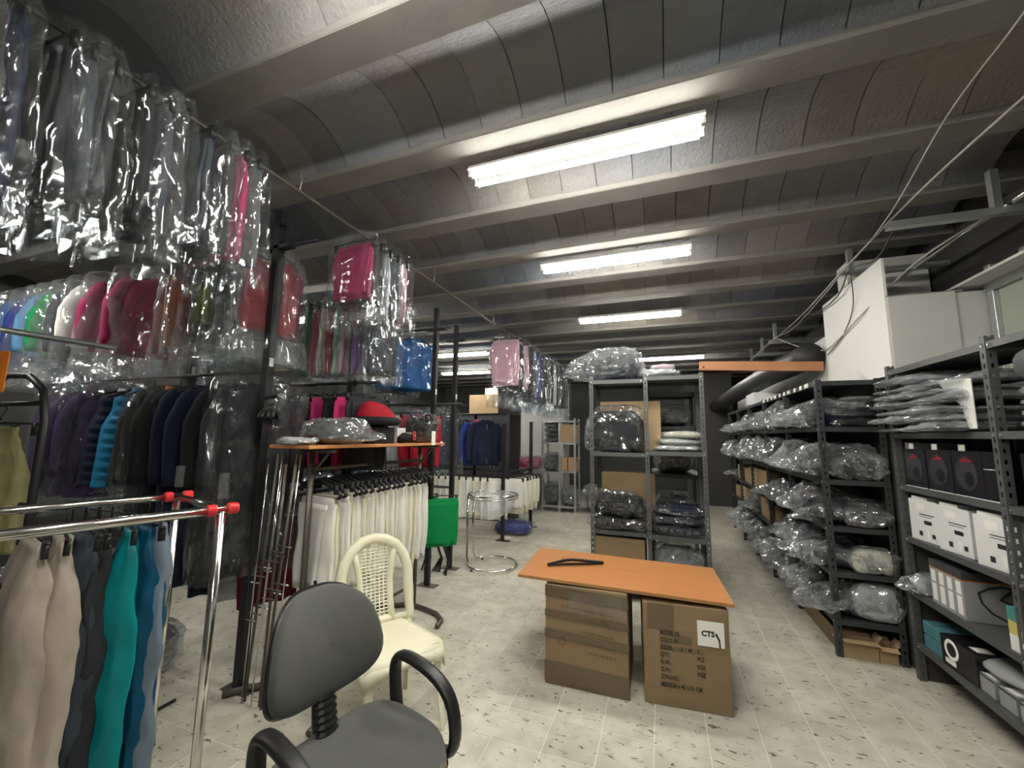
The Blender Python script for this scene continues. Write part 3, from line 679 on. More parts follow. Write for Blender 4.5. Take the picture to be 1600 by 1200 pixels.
# ================================================================ GARMENTS
def interp(prof, n):
    zs = [-p[0] for p in prof]; out = []
    for i in range(n):
        z = zs[0] + (zs[-1]-zs[0])*i/(n-1)
        out.append((-z,) + tuple(float(np.interp(z, zs, [p[k] for p in prof])) for k in range(1, len(prof[0]))))
    return out
def hang_loft(m, prof, rows=16, n=22, fold=0.012, nf=3.0, seed=0, e=.7, crumple=0.006, cx=0.0, cap=True, quilt=0.0, qn=9, ridge=0.0, jit=0.0, groove=0.0):
    rnd = random.Random(seed); ph = rnd.uniform(0, 6.3); dr = rnd.uniform(-2, 2); P = interp(prof, rows); z0, z1 = P[0][0], P[-1][0]; rings = []
    for (z, hw, ht) in P:
        t = (z-z0)/(z1-z0); ring = []
        for j in range(n):
            u, v = sup(2*PI*(j + (rnd.random()-.5)*jit)/n, e)
            x = u*hw; y = v*ht*(1 + quilt*abs(math.sin(t*qn*PI)))
            if groove and t > groove: y *= 1 - .75*min(1, (t-groove)*6)*math.exp(-(u/.10)**2)
            y += fold*t**.6*math.sin(u*nf*PI + ph + dr*t)
            q = (x*7+seed*3.1, y*7, z*5+seed)
            x += crumple*noise.noise(q)*1.5; y += crumple*2*noise.noise((q[0]+9, q[1], q[2]))
            if ridge:
                rr = noise.ridged_multi_fractal((x*6+seed, v*1.3, z*5+seed*.7), 1.0, 2.0, 3, 1.0, 2.0) - 1.0
                x += ridge*rr*u*.8; y += ridge*rr*v*min(1, .25+t*3)
            zz = z + (crumple*3*noise.noise((x*9, y*9, seed)) if t > .97 else 0)
            ring.append((x+cx, y, zz + (rnd.random()-.5)*jit*abs(z1-z0)/rows))
        rings.append(ring)
    if jit: m.loft_tri(rings)
    else: m.loft(rings, cap, cap)
    return m
MC = {}
def cached(key, fn):
    if key not in MC: MC[key] = fn()
    return MC[key]
def hanger_mesh(kind):
    m = MB()
    hook = [(0, 0, -.055), (0, 0, -.03), (.012, 0, -.012), (.02, 0, .004), (.012, 0, .019), (-.003, 0, .022), (-.015, 0, .012)]
    m.tube(hook, .0022, 6)
    if kind == 'coat':
        m.tube([(-.205, 0, -.125), (-.12, 0, -.085), (0, 0, -.055), (.12, 0, -.085), (.205, 0, -.125)], [.006, .009, .010, .009, .006], 7); m.tube([(-.2, 0, -.125), (.2, 0, -.125)], .004, 6)
    else:
        m.tube([(-.185, 0, -.062), (0, 0, -.055), (.185, 0, -.062)], .0055, 6)
        for s in (-1, 1):
            m.box((s*.165, 0, -.085), (.022, .016, .055))
    return m
def get_hanger(kind, ma): return cached(('h', kind, ma.name), lambda: hanger_mesh(kind).mesh('hanger', ma, True))
def body_mesh(kind, L_, hw, seed, ck):
    def f():
        m = MB()
        if kind == 'fold':     # trousers or skirt folded and clipped, hanging flat
            rr_ = random.Random(seed*7+1); s1 = rr_.uniform(.82, .92); dx_ = rr_.choice((-1, 1))*hw*.08
            hang_loft(m, [(-.085, hw*.88, .012), (-.118, hw*.89, .014), (-.121, hw*.93, .018), (-L_*.6, hw*.98, .022), (-L_, hw*.90, .022)], 24, 44, .013, 2.6, seed, .5, .006, ridge=.007)
            q0 = len(m.v); hang_loft(m, [(-.125, hw*s1, .010), (-L_*.6, hw*s1*.96, .014), (-L_*.955, hw*s1*.86, .014)], 16, 34, .013, 2.6, seed, .45, .006, ridge=.006)
            m.v[q0:] = [(x + dx_, y - .017, z) for x, y, z in m.v[q0:]]
        elif kind == 'trousers':
            hang_loft(m, [(-.075, hw*.60, .020), (-.115, hw*.62, .022), (-.13, hw*.72, .030), (-.20, hw*.88, .042), (-.42, hw*.98, .052), (-L_*.75, hw*1.04, .05), (-L_, hw*1.10, .05)], 44, 56, .020, 2.4, seed, .62, .010, ridge=.012, groove=.30)
        elif kind == 'vest':
            hang_loft(m, [(-.06, hw*.30, .03), (-.09, hw*.45, .04), (-.13, hw*.80, .045), (-.22, hw*.80, .05), (-.34, hw*1.0, .055), (-L_, hw*1.08, .06)], 40, 26, .006, 2, seed, .7, .003, quilt=.5, qn=L_*14)
        else:
            hang_loft(m, [(-.055, hw*.25, .03), (-.08, hw*.40, .04), (-.115, hw*.80, .048), (-.16, hw, .058), (-.35, hw*1.02, .066), (-L_*.8, hw*1.04, .07), (-L_, hw*1.08, .07)], 26, 36, .018, 2.8, seed, .7, .012, ridge=.012)
        return m.mesh('garment', C[ck], True)
    return cached((kind, round(L_, 2), round(hw, 2), seed % 4, ck), f)
def sleeve_mesh(L_, hw, s, seed, ck):
    def f():
        m = MB(); rnd = random.Random(seed)
        z1 = -min(L_*.93, .70); a = rnd.uniform(.0, .03)
        pts = [(s*hw*.78, 0, -.13), (s*(hw*.98), -.005, -.18), (s*(hw*1.10+a), -.012, -.32), (s*(hw*1.12+a), -.02, -.5), (s*(hw*1.08+a), -.03, z1)]
        q = []
        for i in range(13):
            t = i/12*4; k = min(int(t), 3); f_ = t-k; q.append(tuple(pts[k][c]*(1-f_)+pts[k+1][c]*f_ + (.006*noise.noise((i*1.3, c, seed)) if i else 0) for c in range(3)))
        m.tube(q, [.060, .062, .062, .06, .059, .058, .057, .055, .054, .052, .05, .048, .046], 12, flat=.72); return m.mesh('sleeve', C[ck], True)
    return cached(('sl', round(L_, 2), round(hw, 2), s, seed % 3, ck), f)
def collar_mesh(hw, ck):
    def f():
        m = MB(); rings = []
        for (z, k, o) in ((-.105, 1.25, 0), (-.07, 1.12, 0), (-.045, 1.0, 0), (-.047, .86, 0), (-.09, .9, 0)):
            rings.append([(hw*.34*k*math.cos(a), .045*k*math.sin(a), z - .018*max(0, -math.sin(a))) for a in [2*PI*j/16 for j in range(16)]])
        m.loft(rings, False, False); return m.mesh('collar', C[ck], True)
    return cached(('co', round(hw, 2), ck), f)
def bag_mesh(L_, hw, seed, fm, ht=.055, flare=1.08):
    def f():
        m = MB()
        hang_loft(m, [(.028, .03, .012), (.012, hw*.5, .018), (-.02, hw*.93, .022), (-.10, hw*1.02, ht*.75), (-L_*.5, hw*1.04, ht), (-L_*.85, hw*flare, ht*1.1), (-L_, hw*flare*1.02, ht*1.3)], 26, 36, .010, 2.0, seed, .5, .010, cap=False, ridge=.018, jit=.35)
        return m.mesh('plastic_bag', fm, True)
    return cached(('bag', round(L_, 2), round(hw, 2), seed % 5, fm.name), f)
SEED = [0]
def garment(kind, ck, label, pos, rz=0.0, L_=.6, hw=.19, bag=0.0, group=None, cat=None, hmat=None, fm=None, tilt=0.0, name=None, collar=None, tagp=False):
    SEED[0] += 1; s = SEED[0]
    names = {'fold': 'hanging_trousers', 'trousers': 'hanging_trousers', 'vest': 'hanging_vest', 'jacket': 'hanging_jacket', 'shirt': 'hanging_shirt'}
    cats = {'fold': 'trousers', 'trousers': 'trousers', 'vest': 'vest', 'jacket': 'jacket', 'shirt': 'shirt'}
    t = thing(name or names[kind], label, cat or cats[kind], pos, group=group, rot=(0, tilt, rz))
    link('hanger', get_hanger('coat' if kind in ('vest', 'jacket', 'shirt') else 'clip', hmat or M_hang), t)
    v = s % 4
    link('garment', body_mesh(kind, L_, hw, v, ck), t)
    if kind in ('jacket', 'shirt'):
        LL = L_ if kind == 'jacket' else .42
        for q in (-1, 1): link('sleeve', sleeve_mesh(LL, hw, q, v % 3, ck), t)
    if kind in ('jacket', 'vest'):
        link('collar', collar_mesh(hw, collar or ck), t)
        MB().tube([(0, -.062, -.12), (0, -.072, -.3), (0, -.078, -L_+.02)], .003, 4).obj('zip', M_galv, t)
    if tagp: MB().span((.06, -.082, -.20), (.095, -.080, -.12)).obj('price_tag', M_paper, t)
    if bag: link('plastic_bag', bag_mesh(bag, hw*1.18 if kind != 'jacket' else hw*1.35, s % 5, fm or (FILM, FILM2, FILM3)[s % 3], ht=.058 if kind == 'fold' else .105), t)
    return t

def pack_shape(w_, d, h, seed, amp, tail=0.0, e1=.45, e2=.5, k=20, n=44, sc=8.0, inner=False):
    m = MB(); rings = []; rnd = random.Random(seed); jt = 0 if inner else .85
    for i in range(k+1):
        ring = []
        for j in range(n):
            b = -PI/2 + PI*min(max(i + (rnd.random()-.5)*jt, 0), k)/k; cb_ = math.cos(b); sb_ = math.sin(b); r = abs(cb_)**e2
            u, v = sup(2*PI*(j + (rnd.random()-.5)*jt)/n, e1); x = u*r*w_/2; y = v*r*d/2; z = math.copysign(abs(sb_)**.75, sb_)*h/2
            if not inner and tail and u*r < -.55:
                f_ = (-u*r-.55)/.45; x -= tail*f_*(1 + .6*noise.noise((y*9, z*9, seed))); z *= 1-.55*f_; z -= h*.25*f_*f_
            if inner: z += .006*math.sin(z/h*14)
            q = (x*sc+seed*5.3, y*sc, z*sc+seed)
            rr = noise.ridged_multi_fractal(q, .9, 2.1, 3, 1.0, 2.0) - 1.1
            nn = noise.noise((q[0]*.45, q[1]*.45, q[2]*.45))*1.6
            x += u*r*amp*(rr+nn); y += v*r*amp*(rr-nn); z += sb_*amp*rr*.9 + amp*nn*(1.0 if z > 0 else 0)
            ring.append((x, y, max(z, -h/2 - .001) + h/2 + .0015 if sb_ < 0 else z + h/2))
        rings.append(ring)
    if inner: m.loft(rings)
    else: m.loft_tri(rings, True)
    return m
def pack(label, pos, size, ck='charcoal', rz=0.0, tail=0.0, group=None, amp=.018, fm=None, name='bagged_garment', cat='clothes bag', rot=None, fill=.86):
    """folded clothing in a clear polythene bag"""
    SEED[0] += 1; s = SEED[0]
    t = thing(name, label, cat, pos, rz, group, rot)
    key = (tuple(round(a, 2) for a in size), s % 6, ck)
    link('folded_garment', cached(('pi',)+key, lambda: pack_shape(size[0]*fill, size[1]*fill, size[2]*.88, s, .010, e2=.4, k=10, n=24, inner=True).mesh('folded_garment', C[ck], True)), t, (0, 0, .003))
    f = fm or (FILM5, FILM6, FILM5)[s % 3]
    link('plastic_bag', cached(('pb',)+key+(tail > 0, f.name), lambda: pack_shape(size[0], size[1], size[2], s, amp, tail).mesh('plastic_bag', f, False)), t)
    return t

# ---------------------------------------------------------------- overhead rod with bagged clothes
RXr, RZr = -1.93, 2.87
t = thing('hanging_rod', 'long thin steel rod hung under the ceiling carrying bagged clothes', 'rod', (RXr, 0, RZr))
MB().tube([(0, -.6, 0), (0, 8.6, 0)], .011, 8).obj('rod', M_bronze, t, smooth=True)
for y in (0.2, 1.62, 3.1, 4.5, 6.0, 7.5): MB().tube([(0, y, .011), (.01, y, .06), (0, y, 2.999-RZr)], .003, 5).obj('tie_wire', M_galv, t)
near = [(.40, 'grey', .62), (.50, 'navy', .78), (.585, 'charcoal', .55), (.655, 'slate', .60), (.72, 'charcoal', .56), (.81, 'black', .62), (.875, 'slate', .56), (.94, 'charcoal', .60), (1.04, 'slate', .58), (1.12, 'charcoal', .60), (1.19, 'magenta', .60), (1.255, 'grey', .60)]
cn = {'grey': 'grey', 'navy': 'navy', 'charcoal': 'charcoal', 'slate': 'slate-blue', 'black': 'black', 'magenta': 'magenta'}
for k, (y, c, L_) in enumerate(near):
    lab = f'{cn[c]} trousers in clear plastic high at upper left, {ORD[k]} from the camera' if c != 'magenta' else 'only magenta trousers among the bagged row at upper left'
    garment('fold', c, lab, (RXr, y, RZr-.034), rz=random.Random(k).uniform(-.08, .08), L_=L_-.02, hw=.180, bag=L_+.08+random.Random(k+50).uniform(-.04, .10), group='bagged trousers at upper left')
for k, (y, c, L_, b, lab) in enumerate([(2.08, 'magenta', .46, .66, 'magenta trousers in clear plastic hanging in the small overhead group'), (2.17, 'charcoal', .50, .66, 'charcoal trousers in plastic directly behind the magenta overhead ones'),
        (2.26, 'silver', .54, .70, 'silver-grey trousers in plastic in the small overhead group'), (2.35, 'slate', .54, .64, 'slate trousers in plastic beside the pink overhead pair'), (2.46, 'pink', .54, .62, 'pale pink trousers in plastic, last of the small overhead group')]):
    garment('fold', c, lab, (RXr, y, RZr-.034), rz=random.Random(k+7).uniform(-.1, .1), L_=L_, hw=.17, bag=b, group='small overhead group')
far = ['pink', 'slate', 'pink', 'charcoal', 'grey', 'royal', 'slate', 'charcoal', 'grey', 'charcoal', 'silver', 'slate', 'grey', 'charcoal', 'slate', 'grey']
for k, c in enumerate(far):
    y = 4.95 + .2*k
    garment('fold', c, f'{"pale pink" if c == "pink" else c} trousers in plastic, {ORD[k]} along the distant overhead row', (RXr, y, RZr-.034), rz=random.Random(k+17).uniform(-.12, .12), L_=.70 if c == 'pink' else .80, hw=.20, bag=.98, group='distant overhead row')

# ---------------------------------------------------------------- tall black posts and cross rails
def post(x, y, h, label, arms=(), foot=True, w_=.048):
    t = thing('rack_post', label, 'post', (x, y, 0), group='tall black posts')
    MB().span((-w_/2, -w_/2, .006), (w_/2, w_/2, h)).obj('upright', M_black, t, bevel=.003)
    if foot: MB().span((-.09, -.05, 0), (.11, .05, .006)).obj('foot_plate', M_bronze, t)
    for z in arms: MB().span((-.12, -.026, z-.012), (.12, .026, z+.012)).obj('arm', M_black, t)
    MB().span((w_/2, -.014, 1.90), (w_/2+.001, .014, 1.955)).obj('sticker', M_paper, t)
    return t
post(-2.36, 1.86, 2.955, 'thick black post nearest the camera, left of the office chair', (2.70,), w_=.052)
post(-2.20, 2.44, 2.30, 'black post behind the wooden-topped rack, holding red garments', (2.29,))
post(-2.235, 3.68, 2.83, 'tall black post just left of the green trousers', (2.6,))
post(-2.285, 4.22, 2.79, 'tall black post just right of the green trousers', (2.6,))
post(-2.18, 5.57, 1.66, 'shorter black post between navy jackets and wire bin', ())
post(-2.085, 6.59, 1.72, 'shorter black post farthest back beside the white trousers', ())
post(-3.25, 1.95, 2.955, 'black post among the jackets left of the nearest post', (2.70,))
def rail(label, a, b, r=.013, ma=None):
    return tag(MB().tube([a, b], r, 10).obj('clothes_rail', ma or M_black, smooth=True), label, 'rail', 'clothes rails')
rail('upper black rail carrying magenta bagged jackets', (-5.6, 1.86+.045, 2.735), (-2.06, 1.86+.045, 2.735))
rail('rail carrying the navy coats and blue vest', (-5.2, 1.86+.045, 1.88), (-2.25, 1.86+.045, 1.88), .011, M_bronze)
rail('upper rail carrying red and green garments in plastic', (-3.6, 2.49, 2.58), (-1.90, 2.49, 2.58))
rail('lower rail of black hangers under the red garments', (-3.6, 2.49, 1.87), (-2.02, 2.49, 1.87))
rail('upper rail carrying the blue bagged shirts', (-3.5, 3.72, 2.62), (-2.1, 3.72, 2.62))
rail('rail carrying the red trousers', (-3.2, 3.72, 1.80), (-1.93, 3.72, 1.80))
rail('lower rail carrying the green trousers', (-3.2, 3.72, .955), (-2.05, 3.72, .955))
rail('rail carrying dark trousers beside the red ones', (-3.3, 4.262, 1.83), (-2.15, 4.262, 1.83))
rail('rail carrying the navy jackets', (-3.35, 5.61, 1.80), (-2.16, 5.61, 1.80))
rail('low rail of white trousers under the navy jackets', (-3.35, 5.61, .97), (-2.16, 5.61, .97))
rail('low rail running back between the two shorter posts', (-2.12, 5.6, .955), (-2.06, 6.58, .955))

H90 = PI/2
R1Y, R1Z = 1.905, 2.700
for k, (x, c, L_, kd, lab) in enumerate([
    (-2.40, 'red', .58, 'fold', 'crimson trousers in plastic right of the nearest black post'),
    (-2.46, 'red', .56, 'fold', 'crimson trousers in plastic just left of the nearest black post'),
    (-2.58, 'silver', .50, 'fold', 'white-grey trousers in plastic between the crimson and lime ones'),
    (-2.70, 'charcoal', .56, 'fold', 'charcoal trousers in plastic right of the lime ones'),
    (-2.82, 'lime', .50, 'fold', 'lime green trousers in plastic on the upper left rail'),
    (-2.94, 'burgundy', .58, 'fold', 'burgundy trousers in plastic left of the lime ones'),
    (-3.06, 'red', .52, 'fold', 'red trousers in plastic right of the orange pair'),
    (-3.16, 'orange', .64, 'fold', 'orange trousers in plastic on the upper left rail'),
    (-3.62, 'magenta', .66, 'jacket', 'magenta jacket in plastic, nearer of two, on the upper left rail'),
    (-3.95, 'magenta', .62, 'jacket', 'magenta jacket with pale stripe, farther of two, upper left rail'),
    (-4.22, 'white', .58, 'jacket', 'white jacket in plastic behind the magenta ones'),
    (-4.42, 'navy', .66, 'jacket', 'navy jacket in plastic between the white and green ones'),
    (-4.62, 'green', .64, 'jacket', 'dark green jacket in plastic on the upper left rail'),
    (-4.82, 'sky', .64, 'jacket', 'light blue jacket in plastic on the upper left rail'),
    (-5.02, 'royal', .68, 'jacket', 'royal blue jacket in plastic on the upper left rail'),
    (-5.25, 'blue', .68, 'jacket', 'leftmost blue jacket in plastic on the upper left rail')]):
    g = garment(kd, c, lab, (x, R1Y + (.12 if x > -2.42 else 0), R1Z), rz=(2.05 if k == 0 else H90 + random.Random(k+60).uniform(-.12, .10) - (.25 if kd == 'jacket' else 0)), L_=L_, hw=.15 if k == 0 else .20 if kd == 'fold' else .22, bag=L_+.20, fm=FILM8, group='upper left rail')
    if x == -3.95: MB().box((0, -.082, -.36), (.40, .004, .022)).obj('stripe', C['pink'], g)
R2Z = 1.848
for k, (x, kd, c, L_, b, lab, col) in enumerate([
    (-2.46, 'jacket', 'charcoal', 1.15, 1.22, 'dark coat in shiny plastic beside the nearest black post', None),
    (-2.62, 'jacket', 'black', 1.25, 0, 'black coat between the plastic-covered coat and the navy one', None),
    (-2.80, 'jacket', 'navy', 1.30, 0, 'long navy coat, right one of the two bare navy coats', None),
    (-2.98, 'jacket', 'navy', 1.30, 0, 'long navy coat, left one of the two bare navy coats', None),
    (-3.14, 'jacket', 'black', .92, 1.0, 'black coat in plastic with a white paper tag', None),
    (-3.30, 'jacket', 'charcoal', .90, .98, 'charcoal coat in plastic with an orange collar', 'orange'),
    (-3.50, 'vest', 'black', .74, 0, 'black sleeveless vest right of the blue quilted one', 'black'),
    (-3.68, 'vest', 'brightblue', .76, 0, 'bright blue quilted vest among the coats', 'brightblue'),
    (-3.86, 'vest', 'navy', .76, 0, 'navy vest with grey lining left of the blue quilted one', 'silver'),
    (-4.04, 'jacket', 'purple', .85, .98, 'dark purple coat in plastic, rightmost of three', None),
    (-4.22, 'jacket', 'purple', .85, .98, 'dark purple coat in plastic, middle of three', None),
    (-4.40, 'jacket', 'purple', .85, .98, 'dark purple coat in plastic, leftmost of three', None)]):
    garment(kd, c, lab, (x, R1Y, R2Z), rz=H90 - .22 + random.Random(k+90).uniform(-.07, .07), L_=L_, hw=.21, bag=b, group='coats on the left rail', collar=col, tagp='tag' in lab)
# lower things under the coats
for k, (x, y, c, lab) in enumerate([(-2.50, 2.10, 'burgundy', 'burgundy trousers hanging low behind the chrome rack'), (-2.75, 2.12, 'silver', 'pale grey trousers hanging low behind the chrome rack'), (-3.0, 2.12, 'navy', 'navy trousers hanging low behind the chrome rack')]):
    garment('fold', c, lab, (x, y+.02, 0.985), rz=H90-.3, L_=.62, hw=.2)
rail('low rail behind the chrome rack', (-3.5, 2.12, 1.02), (-2.34, 2.12, 1.02), .011)

# second cross row (red, cream, green, purple)
for k, (x, c, lab) in enumerate([(-2.63, 'green', 'green trousers in plastic at the left of the red ones'), (-2.55, 'red', 'bright red trousers in plastic, left of the cream pair'), (-2.47, 'cream', 'cream trousers in plastic between two red pairs'), (-2.39, 'red', 'bright red trousers in plastic, right of the cream pair'),
        (-2.32, 'mint', 'mint green trousers in plastic beside the black post'), (-2.255, 'pink', 'pink trousers in plastic touching the black post'), (-2.13, 'violet', 'violet trousers in plastic right of the black post'), (-2.05, 'grey', 'grey trousers in plastic right of the violet pair'), (-1.97, 'slate', 'slate trousers in plastic at the end of the red garment rail')]):
    garment('fold', c, lab, (x, 2.49, 2.545), rz=H90 + random.Random(k+33).uniform(-.08, .08), L_=.62, hw=.15, bag=.68, group='red garment rail')
for k in range(12):
    x = -3.3 + .11*k; c = ['black', 'magenta', 'black', 'teal', 'charcoal', 'magenta', 'black', 'charcoal', 'magenta', 'black', 'hotpink', 'charcoal'][k]
    garment('fold', c, f'{c if c != "hotpink" else "bright pink"} trousers on black hangers behind the wooden-topped rack, {ORD[k]} from left', (x, 2.49, 1.834), rz=H90-.35 + random.Random(k+43).uniform(-.08, .08), L_=.62, hw=.18, group='black hangers behind the rack')
# third cross row (blue shirts, red and green trousers)
for k, (x, kd, c, L_, b, lab) in enumerate([(-2.95, 'fold', 'silver', .70, .95, 'silver trousers in long plastic left of the blue shirts'), (-2.80, 'fold', 'grey', .66, 1.0, 'grey trousers in long plastic left of the blue shirts'), (-2.74, 'shirt', 'blue', .62, .70, 'blue shirt in plastic, left one of two'), (-2.52, 'shirt', 'blue', .62, .62, 'blue shirt in plastic, right one of two')]):
    garment(kd, c, lab, (x, 3.72, 2.587), rz=H90-.55, L_=L_, hw=.2, bag=b, group='blue shirt rail')
for k, (x, c, lab) in enumerate([(-2.62, 'silver', 'silver trousers left of the red pair'), (-2.47, 'red', 'red trousers hanging left of the tall post, farther pair'), (-2.34, 'red', 'red trousers hanging left of the tall post, nearer pair')]):
    garment('fold', c, lab, (x, 3.72, 1.766), rz=H90-.6, L_=.62, hw=.18, group='red trousers rail', bag=.66 if c == 'silver' else 0)
for k, x in enumerate((-2.62, -2.52, -2.42)):
    garment('fold', 'charcoal' if k != 2 else 'slate', f'{"charcoal" if k != 2 else "slate"} trousers in plastic behind the red ones, {ORD[k]} from the left', (x, 4.262, 1.796), rz=H90-.6, L_=.72, hw=.18, bag=.78, group='dark trousers behind the red')
for k, x in enumerate((-2.48, -2.36, -2.13)):
    garment('fold', 'green', f'bright green trousers on the low rail, {["left", "middle", "right"][k]} of three', (x, 3.72, .922), rz=H90-.7, L_=.55, hw=.20, group='green trousers')
for k, (x, y) in enumerate(((-2.20, 4.02), (-2.34, 4.08), (-2.5, 4.1))):
    t = thing('hanger_bundle', f'black hangers dumped on the floor under the green trousers, {["right", "middle", "left"][k]} bundle', 'hangers', (x, y, 0), rz=k*.8)
    for q in range(4): MB().tube([(-.02*q, .02*q-.03, .004), (.03, .02*q-.03, .14), (-.03, .02*q-.04, .30), (.02, .02*q-.03, .40)], .009, 6).obj('hanger', M_hang, t, smooth=True)

# navy jackets and white trousers at the back
for k, (x, c) in enumerate([(-3.1, 'navy'), (-2.98, 'navy'), (-2.86, 'navy'), (-2.76, 'black'), (-2.62, 'royal'), (-2.50, 'navy')]):
    garment('jacket', c, f'{"royal blue" if c == "royal" else c} jacket on the far rail, {ORD[k]} from the left', (x, 5.61, 1.766), rz=H90-.75, L_=.72, hw=.21, group='far jackets', collar='hotpink' if k == 4 else None)
for k in range(9):
    x = -3.2 + .115*k; garment('fold', 'white' if k % 3 else 'cream', f'white trousers under the navy jackets, {ORD[k]} from the left', (x, 5.61, .936), rz=H90-.75, L_=.66, hw=.17, group='far white trousers')
for k in range(9):
    y = 5.72 + .095*k; garment('fold', 'cream' if k % 2 else 'white', f'white trousers between the two shorter posts, {ORD[k]} from the front', (-2.12 + .06*(y-5.6), y, .921), rz=random.Random(k).uniform(-.3, .3), L_=.48 + .1*(k % 2), hw=.18, group='far white trousers')
pack('navy cloth sack lying on the floor under the white trousers', (-2.2, 6.1, 0), (.62, .5, .18), 'royal', amp=.01, fm=FILM2, name='cloth_sack', cat='sack')

# ---------------------------------------------------------------- wooden-topped trouser rack
tr = thing('trouser_rack', 'brown metal trouser rack with a wooden top shelf', 'rack', (-2.06, 1.98, 0))
for y in (0.0, 1.21):
    o = MB().tube([(0.0, y, .02), (0, y, 1.385)], .021, 8, flat=.7).obj('upright', M_bronze, tr, smooth=True)
    MB().tube([(-.30, y-.22, .02), (-.22, y-.12, .022), (-.10, y-.03, .022), (0, y, .022), (.12, y-.03, .022), (.27, y-.08, .022), (.37, y-.17, .022), (.39, y-.27, .02)], .019, 8).obj('curved_foot', M_bronze, tr, smooth=True)
    MB().tube([(-.09, y, 1.375), (.18, y, 1.375)], .014, 8).obj('shelf_arm', M_bronze, tr, smooth=True)
    MB().tube([(.0, y, 1.22), (.13, y, 1.36)], .009, 6).obj('brace', M_bronze, tr, smooth=True)
MB().tube([(0, -.02, 1.255), (0, 1.23, 1.255)], .0125, 10).obj('rail', M_bronze, tr, smooth=True)
MB().tube([(0, 0, .20), (0, 1.21, .20)], .012, 8).obj('stretcher', M_bronze, tr, smooth=True)
MB().span((-.105, -.22, 1.39), (.20, 1.30, 1.41)).obj('top_shelf', M_wood, tr, bevel=.003)
for k in range(19):
    y = 2.04 + .060*k; wht = k in (0, 17, 18)
    c = 'white' if wht else ('cream' if k % 2 else 'white')
    g = garment('fold', c, f'{c} trousers on a black hanger, {ORD[k]} from the camera under the wooden shelf', (-2.06 + random.Random(k).uniform(-.01, .01), y, 1.221), rz=-.10+random.Random(k+3).uniform(-.09, .09), L_=.66 + random.Random(k+8).uniform(-.04, .06), hw=.165, group='white trousers under the wooden shelf')
    MB().tube([(-.2, 0, -.10), (-.1, 0, -.06), (0, 0, -.03), (.1, 0, -.06), (.2, 0, -.10), (.215, 0, -.125), (.19, 0, -.135)], .012, 6).obj('hanger_arm', M_hang, g, smooth=True)
    for ch in g.children:
        if ch.name.startswith('garment'): ch.location.z = -.055
    if k == 0: MB().disc((.10, -.05, -.62), .012, .006, 12, 'Y').obj('button', M_ink, g)
# things on the wooden shelf (z = 1.41)
pack('dark clothes in shiny plastic on the left of the wooden shelf', (-2.00, 2.11, 1.411), (.26, .42, .17), 'slate', rz=PI, amp=.026, fm=FILM5, tail=.12)
pack('flat plastic bag drooping over the near end of the wooden shelf', (-2.01, 1.81, 1.411), (.26, .12, .05), 'silver', amp=.02, fm=FILM6)
t = thing('bicycle_helmet', 'red and black helmet-shaped cap on the wooden shelf', 'helmet', (-2.01, 2.51, 1.56), 1.45)
m = MB(); rings = []
for i in range(9):
    a = i/8*PI/2; rings.append([(.17*math.cos(a)**.8*math.cos(b)*(1.0), .12*math.cos(a)**.8*math.sin(b), .02 + .13*math.sin(a)*(1-.45*math.cos(b)*math.cos(a))) for b in [2*PI*j/20 for j in range(20)]])
m.loft(rings); m.obj('shell', C['red'], t, smooth=True)
MB().tube([(.172*math.cos(b), .122*math.sin(b), .015) for b in [2*PI*j/24 for j in range(24)]], .030, 8, closed=True).obj('rim', C['black'], t, smooth=True)
m = MB(); m.box((0, 0, -.0885), (.20, .18, .119)); m.obj('carton_base', M_hang, t, bevel=.004)
carton('white_box', 'small white box beside the red helmet-shaped cap', (-2.06, 2.78), (.16, .13, .12), rz=.1, ma=M_white, tape=False, z=1.411)
carton('cardboard_box', 'small cardboard box on the wooden shelf', (-2.07, 2.92), (.13, .10, .085), rz=-.1, ma=M_cardl, tape=False, z=1.411)
t = thing('sports_shoe', 'black shoe with a red figure-eight clip on the wooden shelf', 'shoe', (-1.925, 2.80, 1.411), 1.5)
MB().tube([(-.10, 0, .03), (-.05, 0, .045), (.02, 0, .04), (.09, 0, .025)], [.028, .040, .036, .022], 12).obj('upper', C['black'], t, smooth=True)
for z in (.04, .075): MB().tube([(.02+.014*math.cos(a), -.045, z+.016*math.sin(a)) for a in [2*PI*j/12 for j in range(12)]], .005, 6, closed=True).obj('clip', M_red, t, smooth=True)
t = pack('black bag in plastic hanging over the far end of the wooden shelf', (-2.01, 3.12, 1.411), (.28, .24, .24), 'black', amp=.024, fm=FILM7)
MB().tube([(.10, -.10, .19), (.12, -.12, .235), (.15, -.11, .235), (.17, -.09, .19)], .010, 8).obj('handle', M_hang, t, smooth=True)
MB().span((.155, -.08, -.02), (.158, -.02, .10)).obj('price_tag', M_paper, t)
# bundle of display hooks leaning at the near end of the rack
rnd = random.Random(21)
HL = ['thin chrome', 'thick brown', 'short chrome', 'long chrome', 'slim brown', 'bent chrome', 'narrow brown', 'straight chrome']
for k in range(8):
    x = -2.14 + .030*k; y = 1.80 + .015*(k % 3); lean = rnd.uniform(.01, .06)
    t = thing('display_hook', f'{HL[k]} display rod leaning on the trouser rack, {ORD[k]} from the left', 'rod', (x-lean-.06, y-.03, 0), group='display rods')
    ma = M_chrome if 'chrome' in HL[k] else M_bronze
    L_ = 1.36 if k % 2 else 1.30
    MB().tube([(0, 0, .006), (lean, .0, L_*.5), (lean*2, .01, L_)], .0035 if ma is M_chrome else .008, 6).obj('rod', ma, t, smooth=True)
    for q in range(2): MB().tube([(lean*.7-.05, -.01, .44+.2*q+.03*k), (lean*.7+.05, -.01, .44+.2*q+.03*k)], .005, 6).obj('prong', ma, t, smooth=True)

